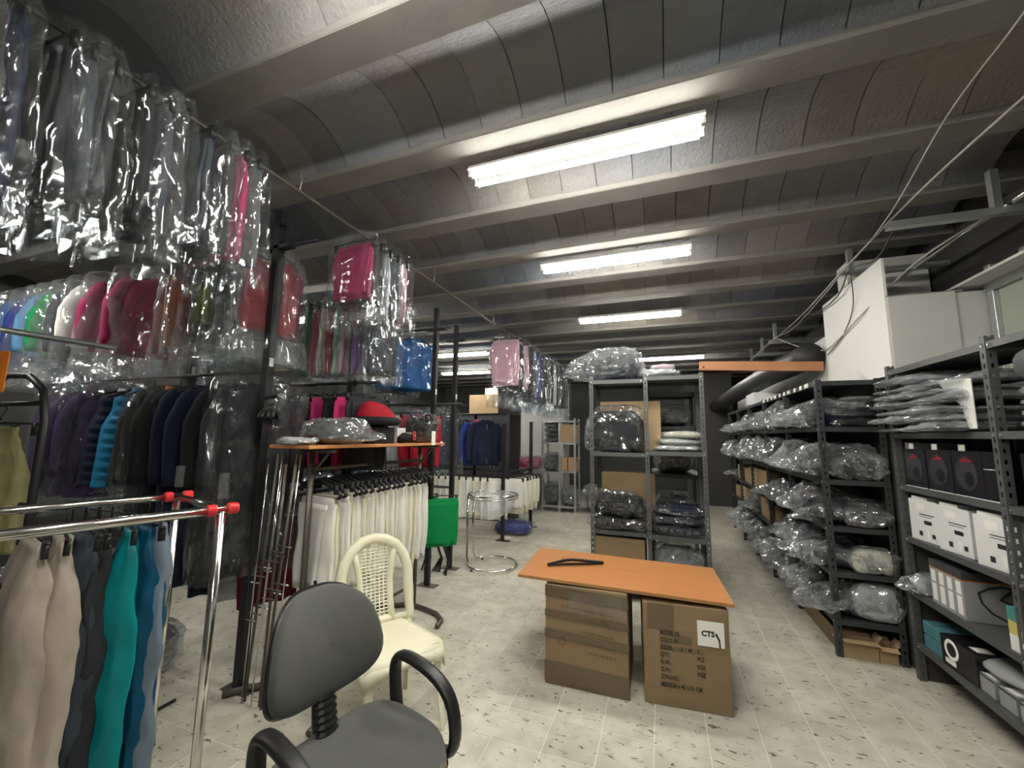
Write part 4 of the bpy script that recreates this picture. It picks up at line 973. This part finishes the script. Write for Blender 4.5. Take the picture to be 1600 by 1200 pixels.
# ---------------------------------------------------------------- chrome rack at lower left
ex, ey = -1.515, 1.06; dx, dy = -.138, -.479; ln = math.hypot(dx, dy); dx /= ln; dy /= ln
ang = math.atan2(-dy, -dx)
ck = thing('chrome_rack', 'chrome double-rail clothes rack with red joint balls at lower left', 'rack', (ex, ey, 0), ang)
LR = 1.35; WR = .50
for j, yy in enumerate((0, WR)):
    MB().tube([(-LR, yy, 1.2), (.03, yy, 1.2)], .0165 if j == 0 else .014, 14).obj('rail', M_chrome, ck, smooth=True)
    for xx in (0, -LR):
        if j == 0 or xx == 0 or True: MB().tube([(xx, yy, .04), (xx, yy, 1.2)], .0155, 14).obj('upright', M_chrome, ck, smooth=True)
        MB().disc((xx, yy, .02), .03, .04, 16, 'Y').obj('castor', M_ablk, ck)
    MB().box((0, yy, 1.285), (.03, .012, .09)).obj('label_holder', FILM2, ck)
    jb = MB(); jb.disc((.036, yy, 1.2), .021, .038, 14, 'X'); jb.obj('joint_ball', M_red, ck, bevel=.008)
    jb = MB(); jb.disc((-.03, yy, 1.2), .021, .03, 14, 'X'); jb.obj('joint_ball', M_red, ck, bevel=.006)
MB().tube([(0, 0, 1.2), (0, WR, 1.2)], .013, 12).obj('end_bar', M_chrome, ck, smooth=True)
MB().tube([(-LR, 0, .12), (-LR, WR, .12)], .013, 12).obj('end_bar', M_chrome, ck, smooth=True)
MB().tube([(0, 0, .12), (0, WR, .12)], .013, 12).obj('end_bar', M_chrome, ck, smooth=True)
def on_rack(s, side=WR):   # s metres back from the end post along the far rail
    return (ex + dx*s + (-math.sin(ang))*side, ey + dy*s + math.cos(ang)*side, 1.166)
for k, (s, c, L_, hw, lab, rzz) in enumerate([(.05, 'denim', 1.0, .12, 'faded blue jeans at the end of the chrome rack', -.2), (.095, 'petrol', .98, .12, 'dark petrol blue trousers between jeans and teal pair', .1), (.145, 'teal', 1.0, .15, 'shiny teal trousers with a white tag on the chrome rack', -.1),
        (.235, 'charcoal', .98, .13, 'charcoal trousers left of the teal pair on the chrome rack', .0), (.275, 'slate', .98, .13, 'slate trousers right of the beige pair on the chrome rack', .1), (.325, 'beige', 1.02, .20, 'wide beige trousers at the front of the chrome rack', -.05), (.40, 'beige', 1.02, .20, 'beige trousers at the left edge of the chrome rack', .1)]):
    g = garment('trousers', c, lab, on_rack(s), rz=ang+H90*3 + rzz, L_=L_, hw=hw, group='chrome rack trousers')
    if c == 'teal': MB().span((-.01, -.052, -.22), (.03, -.050, -.13)).obj('price_tag', M_paper, g)

# ---------------------------------------------------------------- black rack at far left with olive trousers
t = thing('black_rack', 'black curved-frame rack at the far left carrying olive trousers', 'rack', (-2.86, .98, 0))
MB().tube([(-.32, 0, .02), (-.32, 0, 1.5), (-.28, 0, 1.66), (-.15, 0, 1.74), (.08, 0, 1.73), (.22, 0, 1.66), (.27, 0, 1.52), (.27, 0, .02)], .015, 10).obj('frame', M_black, t, smooth=True)
MB().tube([(-.30, 0, 1.60), (.25, 0, 1.60)], .012, 8).obj('rail', M_black, t, smooth=True)
for z in (.35, .8, 1.15): MB().tube([(-.3, 0, z), (.26, 0, z)], .010, 8).obj('crossbar', M_black, t, smooth=True)
for s in (-.32, .27): MB().tube([(s, -.3, .02), (s, .3, .02)], .02, 8).obj('foot', M_black, t, smooth=True)
for k, x in enumerate((-3.12, -2.95, -2.80)):
    garment('trousers', 'olive', f'olive trousers on the black rack at far left, {["left", "middle", "right"][k]} pair', (x, .90+.01*k, 1.566), rz=.35, L_=.62, hw=.13, group='olive trousers')
tag(MB().tube([(-2.55, -.4, 1.888), (-2.55, 1.17, 1.888)], .013, 10).obj('clothes_rail', M_galv, smooth=True), 'silver rail end pointing at the magenta jackets', 'rail', 'clothes rails')
t = thing('orange_sign', 'bright orange card at the extreme left edge', 'sign', (-2.40, .745, 1.62), .6); MB().span((-.06, -.002, 0), (.045, .002, .16)).obj('card', C['orange'], t); MB().tube([(0, 0, .16), (-.1, 0, .316)], .002, 4).obj('string', M_hang, t)
# dark wire stand and boxes low on the left
t = thing('wire_stand', 'black wire grid stand low behind the chrome rack', 'stand', (-3.35, 1.45, 0))
for i in range(7): MB().tube([(i*.13, 0, 0), (i*.13, 0, 1.05)], .006, 6).obj('wire', M_black, t)
for i in range(8): MB().tube([(0, 0, .04+.14*i), (.78, 0, .04+.14*i)], .006, 6).obj('wire', M_black, t)
for i in (0, .78): MB().tube([(i, -.2, .01), (i, .2, .01)], .009, 6).obj('foot', M_black, t)
for k, (x, y, c, h) in enumerate([(-3.55, 1.75, 'black', .45), (-3.1, 1.72, 'charcoal', .3), (-3.95, 1.5, 'black', .6)]):
    pack(f'dark sack of clothes on the floor behind the wire stand, {ORD[k]} from the back', (x, y, 0), (.45, .4, h), c, amp=.015, name='clothes_sack', cat='sack', group='dark sacks on the floor')
carton('white_carton', 'white flattened carton leaning low behind the wire stand', (-3.25, 1.62), (.32, .10, .62), rz=.2, ma=M_white, tape=False)

# bare black hangers bunched on the nearest post
hb = thing('hanger_bunch', 'bunch of empty black hangers hooked on the nearest black post', 'hangers', (-2.30, 1.80, 1.70))
MB().tube([(-.06, .06, .0), (.15, -.03, .0)], .010, 8).obj('peg', M_black, hb, smooth=True)
for k in range(6): link('hanger', get_hanger('coat', M_hang), hb, (.01+.022*k, .028-.0095*k, -.008), rz=2.25+.10*(k % 3))

# ================================================================ RIGHT SHELVES
# top shelf: flat bagged clothes in two untidy piles
rnd = random.Random(2)
for p, (yc, n_) in enumerate(((3.28, 7), (2.88, 6))):
    for k in range(n_):
        pack(f'flat bagged dark garment, {["left", "right"][p]} pile on the helmet rack, {ORD[k]} from bottom', (1.635 + rnd.uniform(-.03, .02), yc + rnd.uniform(-.03, .03), 1.531 + .05*k), (.46, .42, .052), ['grey', 'slate', 'silver', 'charcoal'][(k+p) % 4], rz=rnd.uniform(-.3, .3), amp=.022, tail=.07, fm=FILM6, group='flat packs on the right-hand top shelf')
for k in range(4):
    pack(f'white bagged garment on the right-hand top shelf, {ORD[k]} from the bottom', (1.65, 2.22, 1.531 + .048*k), (.42, .44, .05), 'white', rz=rnd.uniform(-.1, .1), amp=.010, fm=FILM6, group='white packs on the right-hand top shelf')
t = thing('striped_pack', 'blue-grey striped bag standing on the white bagged garments', 'bag', (1.62, 2.24, 1.735))
m = pack_shape(.36, .46, .16, 3, .008); m.obj('bag', C['grey'], t, smooth=True)
for k in range(5): MB().box((-.02, -.18+.085*k, .1585), (.20, .018, .003), rz=.3).obj('stripe', C['silver'], t)
t = thing('white_sheet', 'white sheet of packaging hanging at the shelf post', 'packaging', (1.452, 2.66, 1.545))
m = MB(); m.poly([(0, 0, .25), (0, .26, .27), (0, .20, .20), (0, .09, .12), (0, .05, .0), (0, 0, .0)], (-.004, 0, 0)); m.obj('sheet', M_paper, t)
# helmet boxes
M_hbox = mat('black gloss carton', (0.012, 0.011, 0.016), .3, spec=.5)
M_hpic = mat('printed grey', (0.036, 0.034, 0.045), .4)
M_hred = mat('printed red', (0.25, 0.012, 0.025), .4)
names = ['leftmost', 'second from left', 'third from left', 'fourth from left', 'fifth from left', 'sixth from left', 'rightmost']
ypos = [3.285, 3.05, 2.82, 2.655+.02, 2.36, 2.10, 1.84]
wy = [.225, .225, .215, .06, .24, .24, .24]
for k in range(7):
    if k == 3: continue
    y = ypos[k]; w_ = .222
    t = thing('helmet_box', f'black printed helmet box on the right shelving, {names[k if k < 3 else k-1]}', 'box', (1.475, y, 1.196), group='helmet boxes')
    MB().span((0, -w_/2, 0), (.30, w_/2, .235)).obj('carton', M_hbox, t, bevel=.002)
    hp = [(-.0008, .082*math.cos(a)*(1-.10*math.sin(a)) + .008, .122 + .088*math.sin(a)) for a in [2*PI*j/26 for j in range(26)]]
    MB().poly(hp, (-.0004, 0, 0)).obj('helmet_print', M_hpic, t)
    MB().poly([(-.0014, -.012+.034*math.cos(a), .092+.040*math.sin(a)) for a in [2*PI*j/18 for j in range(18)]], (-.0004, 0, 0)).obj('visor_print', M_hbox, t)
    MB().poly([(-.0014, -.040, .182), (-.0014, .045, .176), (-.0014, .040, .190), (-.0014, .012, .196), (-.0014, .004, .212), (-.0014, -.006, .196), (-.0014, -.038, .194)], (-.0004, 0, 0)).obj('red_logo', M_hred, t)
    MB().span((.004, .005, .2355), (.006, .055, .268)).obj('price_tag', M_paper, t)
    MB().span((-.001, -w_/2, .0), (.001, w_/2, .004)).obj('white_edge', M_paper, t)
t = thing('helmet_box', 'narrow black box with a white line between helmet boxes and post', 'box', (1.475, 2.655, 1.196), group='helmet boxes')
MB().span((0, -.05, 0), (.30, .05, .235)).obj('carton', M_hbox, t, bevel=.002); MB().span((-.001, -.045, .15), (-.0005, .045, .153)).obj('white_line', M_paper, t); MB().span((-.001, -.05, 0), (.001, .05, .004)).obj('white_edge', M_paper, t)
tag(MB().span((1.50, 3.415, 1.196), (1.80, 3.425, 1.47)).obj('white_card', M_white), 'white card panel at the left end of the helmet shelf', 'card')
# white boxes
for k, (y, rz) in enumerate(((3.30, .12), (3.02, .10), (2.72, .14), (2.36, .06), (2.05, .05))):
    t = thing('white_box', f'white printed carton on the shelf under the helmet boxes, {names[k] if k < 4 else "rightmost"}', 'box', (1.625, y, .873), rz, group='white printed cartons')
    MB().span((-.14, -.115, 0), (.14, .115, .245)).obj('carton', M_white, t, bevel=.002)
    MB().span((-.13, -.03, .2455), (.13, .10, .262)).obj('lid_flap', M_white, t)
    X = -.1408
    MB().span((X-.0004, -.02, .185), (X, .05, .225)).obj('white_sticker', M_paper, t)
    MB().span((X-.0004, -.09, .158), (X, .03, .163)).obj('print_line', M_ink, t); MB().span((X-.0004, -.07, .146), (X, .03, .149)).obj('print_line', M_ink, t)
    MB().disc((X-.0002, -.055, .115), .012, .0005, 14, 'X').obj('print_oval', M_ink, t); MB().span((X-.0004, -.055, .104), (X, -.005, .126)).obj('print_badge', M_ink, t)
    MB().span((X-.0004, -.085, .03), (X, -.06, .055)).obj('print_square', M_ink, t); MB().span((X-.0004, .015, .03), (X, .042, .058)).obj('print_square', M_ink, t)
    MB().span((X-.0005, -.045, .02), (X, -.025, .075)).obj('white_sticker', M_paper, t)
    MB().span((-.05, -.1158, .06), (.02, -.1154, .10)).obj('print_badge', M_ink, t)
# grey boxes with shield emblem
M_gbox = mat('grey carton', (0.30, 0.31, 0.31), .6); M_dk = mat('dark lid', (0.05, 0.052, 0.055), .5); M_orl = mat('orange line', (0.60, 0.16, 0.04), .5)
for k in range(4):
    y = 3.22 - .072*k
    t = thing('parts_box', f'slim grey carton with white labels on the second shelf, {names[k]}', 'box', (1.475, y, .541), group='slim grey cartons')
    MB().span((0, -.035, 0), (.32, .035, .205)).obj('carton', M_gbox, t, bevel=.0015); MB().span((0, -.035, .2052), (.32, .035, .245)).obj('lid', M_dk, t)
    MB().span((-.0006, -.02, .02), (-.0001, .02, .115)).obj('label', M_paper, t); MB().span((-.0006, -.02, .125), (-.0001, .02, .19)).obj('label', M_paper, t); MB().span((-.0006, -.035, .2), (-.0001, .035, .205)).obj('orange_line', M_orl, t)
    if k == 3:
        Yf = -.0355
        sh = [(.06, .15), (.10, .175), (.16, .19), (.22, .175), (.26, .15), (.25, .10), (.215, .055), (.165, .02), (.105, .055), (.07, .10)]
        MB().tube([(a, Yf, b) for a, b in sh], .005, 6, closed=True).obj('shield_emblem', M_ink, t)
        MB().tube([(.19, Yf, .17), (.145, Yf, .125), (.195, Yf, .10), (.21, Yf, .06)], .006, 6).obj('shield_emblem', M_ink, t)
        MB().span((0, Yf-.0003, .2), (.32, Yf+.0003, .205)).obj('orange_line', M_orl, t)
pack('crumpled bubble-wrap bag at the left end of the second shelf', (1.53, 3.385, .541), (.20, .13, .12), 'silver', amp=.02, fm=FILM5, tail=.06)
t = thing('parts_box', 'teal, yellow and white small carton by the shelf post', 'box', (1.475, 2.615, .541), .1)
for a, b, ma in ((0, .07, M_white), (.0701, .13, mat('yellow print', (.55, .45, .12), .6)), (.1301, .19, mat('teal print', (.06, .22, .22), .6))): MB().span((0, -.05, a), (.14, .05, b)).obj('carton_band', ma, t)
for k in range(3): pack(f'grey bagged parts at the back of the second shelf, {ORD[k]} from the left', (1.68, 2.45-.24*k, .541), (.3, .22, .16), 'grey', amp=.012, group='bagged parts')
# bottom shelf
M_teal = mat('teal carton', (.07, .20, .24), .6)
for k in range(2): carton('teal_box', f'teal carton at the left end of the bottom shelf, {["lower", "upper"][k]}', (1.60, 3.32), (.24, .17, .075), ma=M_teal, tape=False, z=.226+.0795*k)
t = thing('black_box', 'black carton with a white ring print on the bottom shelf', 'box', (1.475, 3.08, .226), .05)
MB().span((0, -.13, 0), (.26, .13, .16)).obj('carton', M_hbox, t, bevel=.002)
MB().tube([(-.001, .045+.045*math.cos(a), .10+.045*math.sin(a)) for a in [2*PI*j/24 for j in range(24)]], .010, 6, closed=True, flat=.3).obj('ring_print', M_paper, t, smooth=True)
MB().span((-.001, .02, .02), (0, .10, .045)).obj('white_print', M_paper, t); MB().span((.03, -.10, .1602), (.10, -.04, .163)).obj('white_sticker', M_paper, t)
q = 0
for r in range(2):
    for k in range(6):
        y = 2.90 - .13*k - .02*r
        t = thing('spare_part_box', f'small grey carton with white label, {["front", "back"][r]} row, {ORD[k]} from the left', 'box', (1.49+.135*r, y, .226), .03*(k % 3), group='small grey cartons')
        MB().span((0, -.05, 0), (.125, .05, .085 + .03*r)).obj('carton', M_gbox, t, bevel=.0015)
        hz = .085+.03*r
        MB().span((.015, -.035, hz+.0002), (.10, .035, hz+.001)).obj('label', M_paper, t); MB().span((-.0008, -.05, hz-.012), (-.0002, .05, hz)).obj('dark_band', M_dk, t)
        if k == 4 and r == 0: MB().span((-.0008, -.03, .02), (-.0002, .03, .05)).obj('yellow_label', mat('yellow sticker', (.6, .5, .05), .6), t)
t = thing('fan_cover', 'oval grey translucent cover lying among the small cartons', 'cover', (1.62, 2.86, .345)); rings = []
for i in range(6):
    a = i/5*PI/2; rings.append([(.13*math.cos(a)*math.cos(b), .20*math.cos(a)*math.sin(b), .05*math.sin(a)) for b in [2*PI*j/24 for j in range(24)]])
MB().loft(rings).obj('dome', M_gbox, t, smooth=True)

# ================================================================ AISLE SHELVES (bagged clothes)
rnd = random.Random(77)
lev = ['lowest', 'second', 'third', 'fourth', 'top']
cl = ['charcoal', 'slate', 'grey', 'black', 'navy']
for l, z in enumerate(LVB[:5]):
    n_ = 0; y = 3.76
    while y < 7.6:
        near_ = y < 4.6
        dens = 1.0 if near_ else (.85, .55, .8, .9, .9)[5-1-l if False else l]
        d = rnd.uniform(.24, .30)
        if rnd.random() < dens:
            room = (LVB[l+1]-z-.05); h = min(room, rnd.uniform(.14, .27) if l != 3 else rnd.uniform(.22, .33))
            c = rnd.choice(cl)
            if l in (1, 2) and y > 5.4 and rnd.random() < .6:
                carton('cardboard_box', f'cardboard box on the {lev[l]} aisle shelf, {ORD[n_]} bundle from the front', (1.26, y), (.30, d*.9, min(h+.03, .24)), ma=M_cardl, z=z+.001, tape=False, seed=n_)
            else:
                pack(f'bagged {c} garment on the {lev[l]} aisle shelf, {ORD[n_]} bundle from the front', (1.255 + rnd.uniform(-.02, .01), y, z+.001), (.42, d*1.08, h), c, rz=rnd.uniform(-.06, .06), tail=rnd.uniform(.08, .17), amp=.040, fm=(FILM5, FILM5, FILM6)[n_ % 3], group=f'bundles on the {lev[l]} aisle shelf')
            n_ += 1
        y += d+.02
for k in range(4):
    pack(f'flat folded dark garment, front end of the top aisle shelf, {ORD[k]} from bottom', (1.345, 3.66, 1.576 + .058*k), (.24, .10, .058), ['black', 'charcoal', 'slate', 'grey'][k], amp=.008, fm=FILM, group='front end packs')
for l, (c, h) in enumerate((('silver', .26), ('cream', .16), ('charcoal', .13), ('slate', .2))):
    pack(f'{["clear bag of pale clothes", "cream garment in plastic", "charcoal garment in plastic", "slate garment in plastic"][l]} at the front end of the {lev[l]} aisle shelf', (1.345, 3.67, LVB[l]+.001), (.30, .18, h), c, amp=.018, fm=FILM5, group='front end packs')
for k in range(10):
    t = tag(MB().span((1.0815, 3.75+.16*k, 1.885), (1.0845, 3.80+.16*k + (.04 if k % 3 == 0 else 0), 1.918)).obj('price_label', M_paper), f'small white label on the top edge of the aisle shelving, {ORD[k]} from the front', 'label', 'shelf edge labels')
carton('cardboard_box', 'long low cardboard box on the floor under the aisle shelving', (1.22, 4.05), (.20, .80, .13), ma=M_card, open_=True)
carton('cardboard_box', 'flattened open carton on the floor at the front of the aisle shelving', (1.22, 3.66), (.20, .10, .12), ma=M_cardl, open_=True, flaps=True, seed=2)
carton('cardboard_box', 'torn open carton on the floor by the right rack foot', (1.375, 3.66), (.10, .10, .10), ma=M_cardl, open_=True, flaps=True, seed=6)
# stuff on top of the aisle shelving
carton('white_box', 'white box on top of the aisle shelving', (1.27, 6.2), (.30, .5, .16), ma=M_white, z=1.917, tape=False)

# ================================================================ MIDDLE SHELVING CONTENT
pack('large dark clothing bale in clear plastic on top of the middle shelving', (-.46, 4.22, 2.037), (.66, .48, .33), 'slate', amp=.035, fm=FILM5, tail=.16)
pack('flat pale bag on top of the middle shelving', (-.02, 4.25, 2.058), (.40, .40, .09), 'silver', amp=.02, fm=FILM6)
pack('small red and white bag on top of the middle shelving', (.02, 4.38, 2.155), (.22, .2, .06), 'pink', amp=.02, fm=FILM6)
carton('cardboard_box', 'wide cardboard carton behind plastic on the upper middle shelf', (-.30, 4.30), (.58, .20, .50), ma=M_cardl, z=1.337, seed=1)
pack('grey garments in plastic in front of the carton, upper middle shelf', (-.41, 4.10, 1.336), (.58, .19, .45), 'charcoal', amp=.024, fm=FILM7)
pack('small grey bag squeezed left of the middle shelving post', (-.70, 4.36, 1.336), (.12, .3, .34), 'slate', amp=.02, fm=FILM6)
for k in range(3): pack(f'white garment in plastic on the upper right middle shelf, {["lower", "middle", "upper"][k]}', (.13+.02*k, 4.19, 1.356+.06*k), (.44-.03*k, .36, .062), 'white' if k < 2 else 'cream', amp=.014, fm=FILM6, group='white packs on the middle shelf')
carton('cardboard_box', 'cardboard carton on the middle shelf with tape flap', (-.33, 4.28), (.50, .22, .52), ma=M_card, z=.617, seed=2)
pack('upper bag of black clothes in front of the taped carton', (-.42, 4.09, .73), (.56, .20, .24), 'black', amp=.026, fm=FILM7)
pack('lower bag of black clothes in front of the taped carton', (-.42, 4.09, .617), (.58, .21, .12), 'black', amp=.02, fm=FILM7)
for k in range(3): pack(f'bagged navy garment on the lower right middle shelf, {["lower", "middle", "upper"][k]}', (.11, 4.20, .607+.085*k), (.50, .42, .09), 'navy', amp=.022, fm=FILM7, group='navy packs on the middle shelf')
carton('cardboard_box', 'cardboard carton at the bottom left of the middle shelving', (-.41, 4.24), (.46, .42, .42), ma=M_card, z=.131, seed=5)
pack('black sack at the bottom right of the middle shelving', (.11, 4.24, .131), (.44, .42, .38), 'black', amp=.02, fm=FILM6)
for k, z in enumerate((.616, 1.101, 1.601)): pack(f'dark bundle on the rear dark shelving, {["low", "middle", "high"][k]} shelf', (.1, 5.0, z), (.4, .6, .26), 'black', amp=.02, fm=FILM6, group='rear bundles')

# ================================================================ FAR SHELF AND BACKGROUND
for k in range(4): pack(f'black bagged garment on the far shelving, {ORD[k]} from the bottom', (-2.15, 8.25, 1.361+.10*k), (.30, .36, .10), 'black', amp=.015, fm=FILM5, group='far black packs')
carton('cardboard_box', 'cardboard box high on the far shelving', (-1.80, 8.25), (.30, .36, .36), ma=M_cardl, z=1.361, open_=False, seed=4)
carton('cardboard_box', 'left small cardboard box low on the far shelving', (-1.88, 8.25), (.15, .3, .26), ma=M_cardl, z=.801)
carton('cardboard_box', 'right small cardboard box low on the far shelving', (-1.71, 8.25), (.15, .3, .26), ma=M_cardl, z=.801)
pack('dark bag on the far shelving left of the small cardboard boxes', (-2.15, 8.25, .781), (.32, .4, .36), 'charcoal', amp=.03, fm=FILM5)
pack('grey bag on the bottom of the far shelving, left bay', (-2.15, 8.25, .121), (.32, .4, .42), 'slate', amp=.03, fm=FILM5)
pack('grey bag on the bottom of the far shelving, right bay', (-1.79, 8.25, .121), (.32, .4, .38), 'grey', amp=.03, fm=FILM5)
pack('bag of clothes piled left of the far shelving', (-2.62, 8.3, 0), (.5, .5, .80), 'grey', amp=.04, fm=FILM5)
pack('bag of clothes slumped right of the far shelving', (-1.25, 8.4, 0), (.5, .5, .55), 'slate', amp=.04, fm=FILM5)
pack('bright pink bag piled beside the far shelving', (-2.62, 8.3, .81), (.52, .42, .26), 'hotpink', amp=.04, fm=FILM6)
t = thing('low_table', 'brown low table in front of the grey column', 'table', (-3.0, 8.15, 0))
MB().span((-.35, -.3, .80), (.35, .3, .83)).obj('top', M_card, t)
for sx_ in (-.31, .31):
    for sy_ in (-.26, .26): MB().span((sx_-.025, sy_-.025, 0), (sx_+.025, sy_+.025, .799)).obj('leg', M_bronze, t)
carton('cardboard_box', 'orange-brown box on the low table', (-3.12, 8.1), (.25, .25, .33), ma=M_wood, z=.831, tape=False)
# dark cabinets behind the posts with cartons on top
for k, x in enumerate((-3.55, -2.85)):
    t = thing('dark_cabinet', f'dark cabinet in the back carrying cartons, {["left", "right"][k]}', 'cabinet', (x, 7.0, 0))
    MB().span((-.33, -.25, 0), (.33, .25, 1.86)).obj('body', M_black, t, bevel=.004)
    for s in (-1, 1):
        d_ = MB().span((s*.165-.158, -.262, .05), (s*.165+.158, -.251, 1.82)).obj('door', mat('dark door', (.035, .035, .04), .5), t); MB().span((s*.03-.006, -.275, .9), (s*.03+.006, -.2622, 1.1)).obj('handle', M_galv, d_)
carton('cardboard_box', 'cardboard box on top of the dark cabinet under the far pink trousers', (-3.05, 6.95), (.58, .40, .36), ma=M_cardl, z=1.861, seed=9)
carton('white_box', 'small white box on the cardboard box at the back', (-2.90, 6.95), (.30, .30, .12), ma=M_white, z=2.2245, tape=False)
for k, (x, y, h, w_) in enumerate(((-4.9, 3.3, 2.1, 1.1), (-4.9, 4.6, 2.0, 1.1), (-4.6, 9.2, 2.2, 1.4), (-5.7, 6.5, 2.2, 1.2))):
    t = thing('dark_shelving', f'dark loaded shelving against the left side, {ORD[k]} from the camera', 'shelving', (x, y, 0), H90 if k < 2 else 0)
    for s in (-1, 1):
        for e in (-.22, .22): MB().span((s*w_/2-.02, e-.02, 0), (s*w_/2+.02, e+.02, h)).obj('post', M_black, t)
    for q in range(5):
        MB().span((-w_/2+.021, -.24, .15+q*.45), (w_/2-.021, .24, .17+q*.45)).obj('shelf', M_black, t)
    for q in range(4):
        for j in range(2): pack(f'dark bundle on shelving {ORD[k]} from the camera at left, {["lower", "second", "third", "upper"][q]} shelf, {["first", "second"][j]}', (x + (0 if k < 2 else -.25+.5*j), y + ((-.25+.5*j) if k < 2 else 0), .172+q*.45), (.40, .42, .26), ['black', 'navy', 'charcoal', 'purple'][(q+k+j) % 4], amp=.015, fm=FILM6, group='dark bundles at the left side')

# ---------------------------------------------------------------- chrome ring bin with clear liner
bn = thing('ring_bin', 'chrome tubular bin stand holding a clear plastic liner', 'bin', (-1.87, 4.47, 0))
def ring(cx, cy, z, r, n=28, a0=0, a1=2*PI): return [(cx+r*math.cos(a0+(a1-a0)*i/n), cy+r*math.sin(a0+(a1-a0)*i/n), z) for i in range(n+1)]
MB().tube([(-.28, -.09, .80), (-.29, -.07, .4), (-.28, -.09, .10), (-.26, -.10, .05)] + ring(0, 0, .03, .285, 26, PI+.4, 3*PI-.4) + [(-.26, .10, .05), (-.28, .09, .10), (-.29, .07, .4), (-.28, .09, .80)], .013, 10).obj('frame', M_chrome, bn, smooth=True)
MB().tube(ring(.0, 0, .80, .285)[:-1], .011, 10, closed=True).obj('top_ring', M_chrome, bn, smooth=True)
MB().tube(ring(.0, 0, .77, .285)[:-1], .008, 8, closed=True).obj('lower_ring', M_chrome, bn, smooth=True)
for a in (.6, 2.4, 4.2): MB().disc((.285*math.cos(a), .285*math.sin(a), .009), .014, .018, 10).obj('foot', M_ablk, bn)
rings = []
for i in range(10):
    t_ = i/9; r = .275*math.cos(t_*PI/2*.96)**.5; z = .815 - .27*t_
    rings.append([(r*math.cos(a)*(1+.05*noise.noise((math.cos(a)*3, math.sin(a)*3, t_*4))), r*math.sin(a), z + .012*noise.noise((a, t_*5, 1))) for a in [2*PI*j/30 for j in range(30)]])
MB().loft(rings, False, True).obj('liner', FILM4, bn, smooth=True)
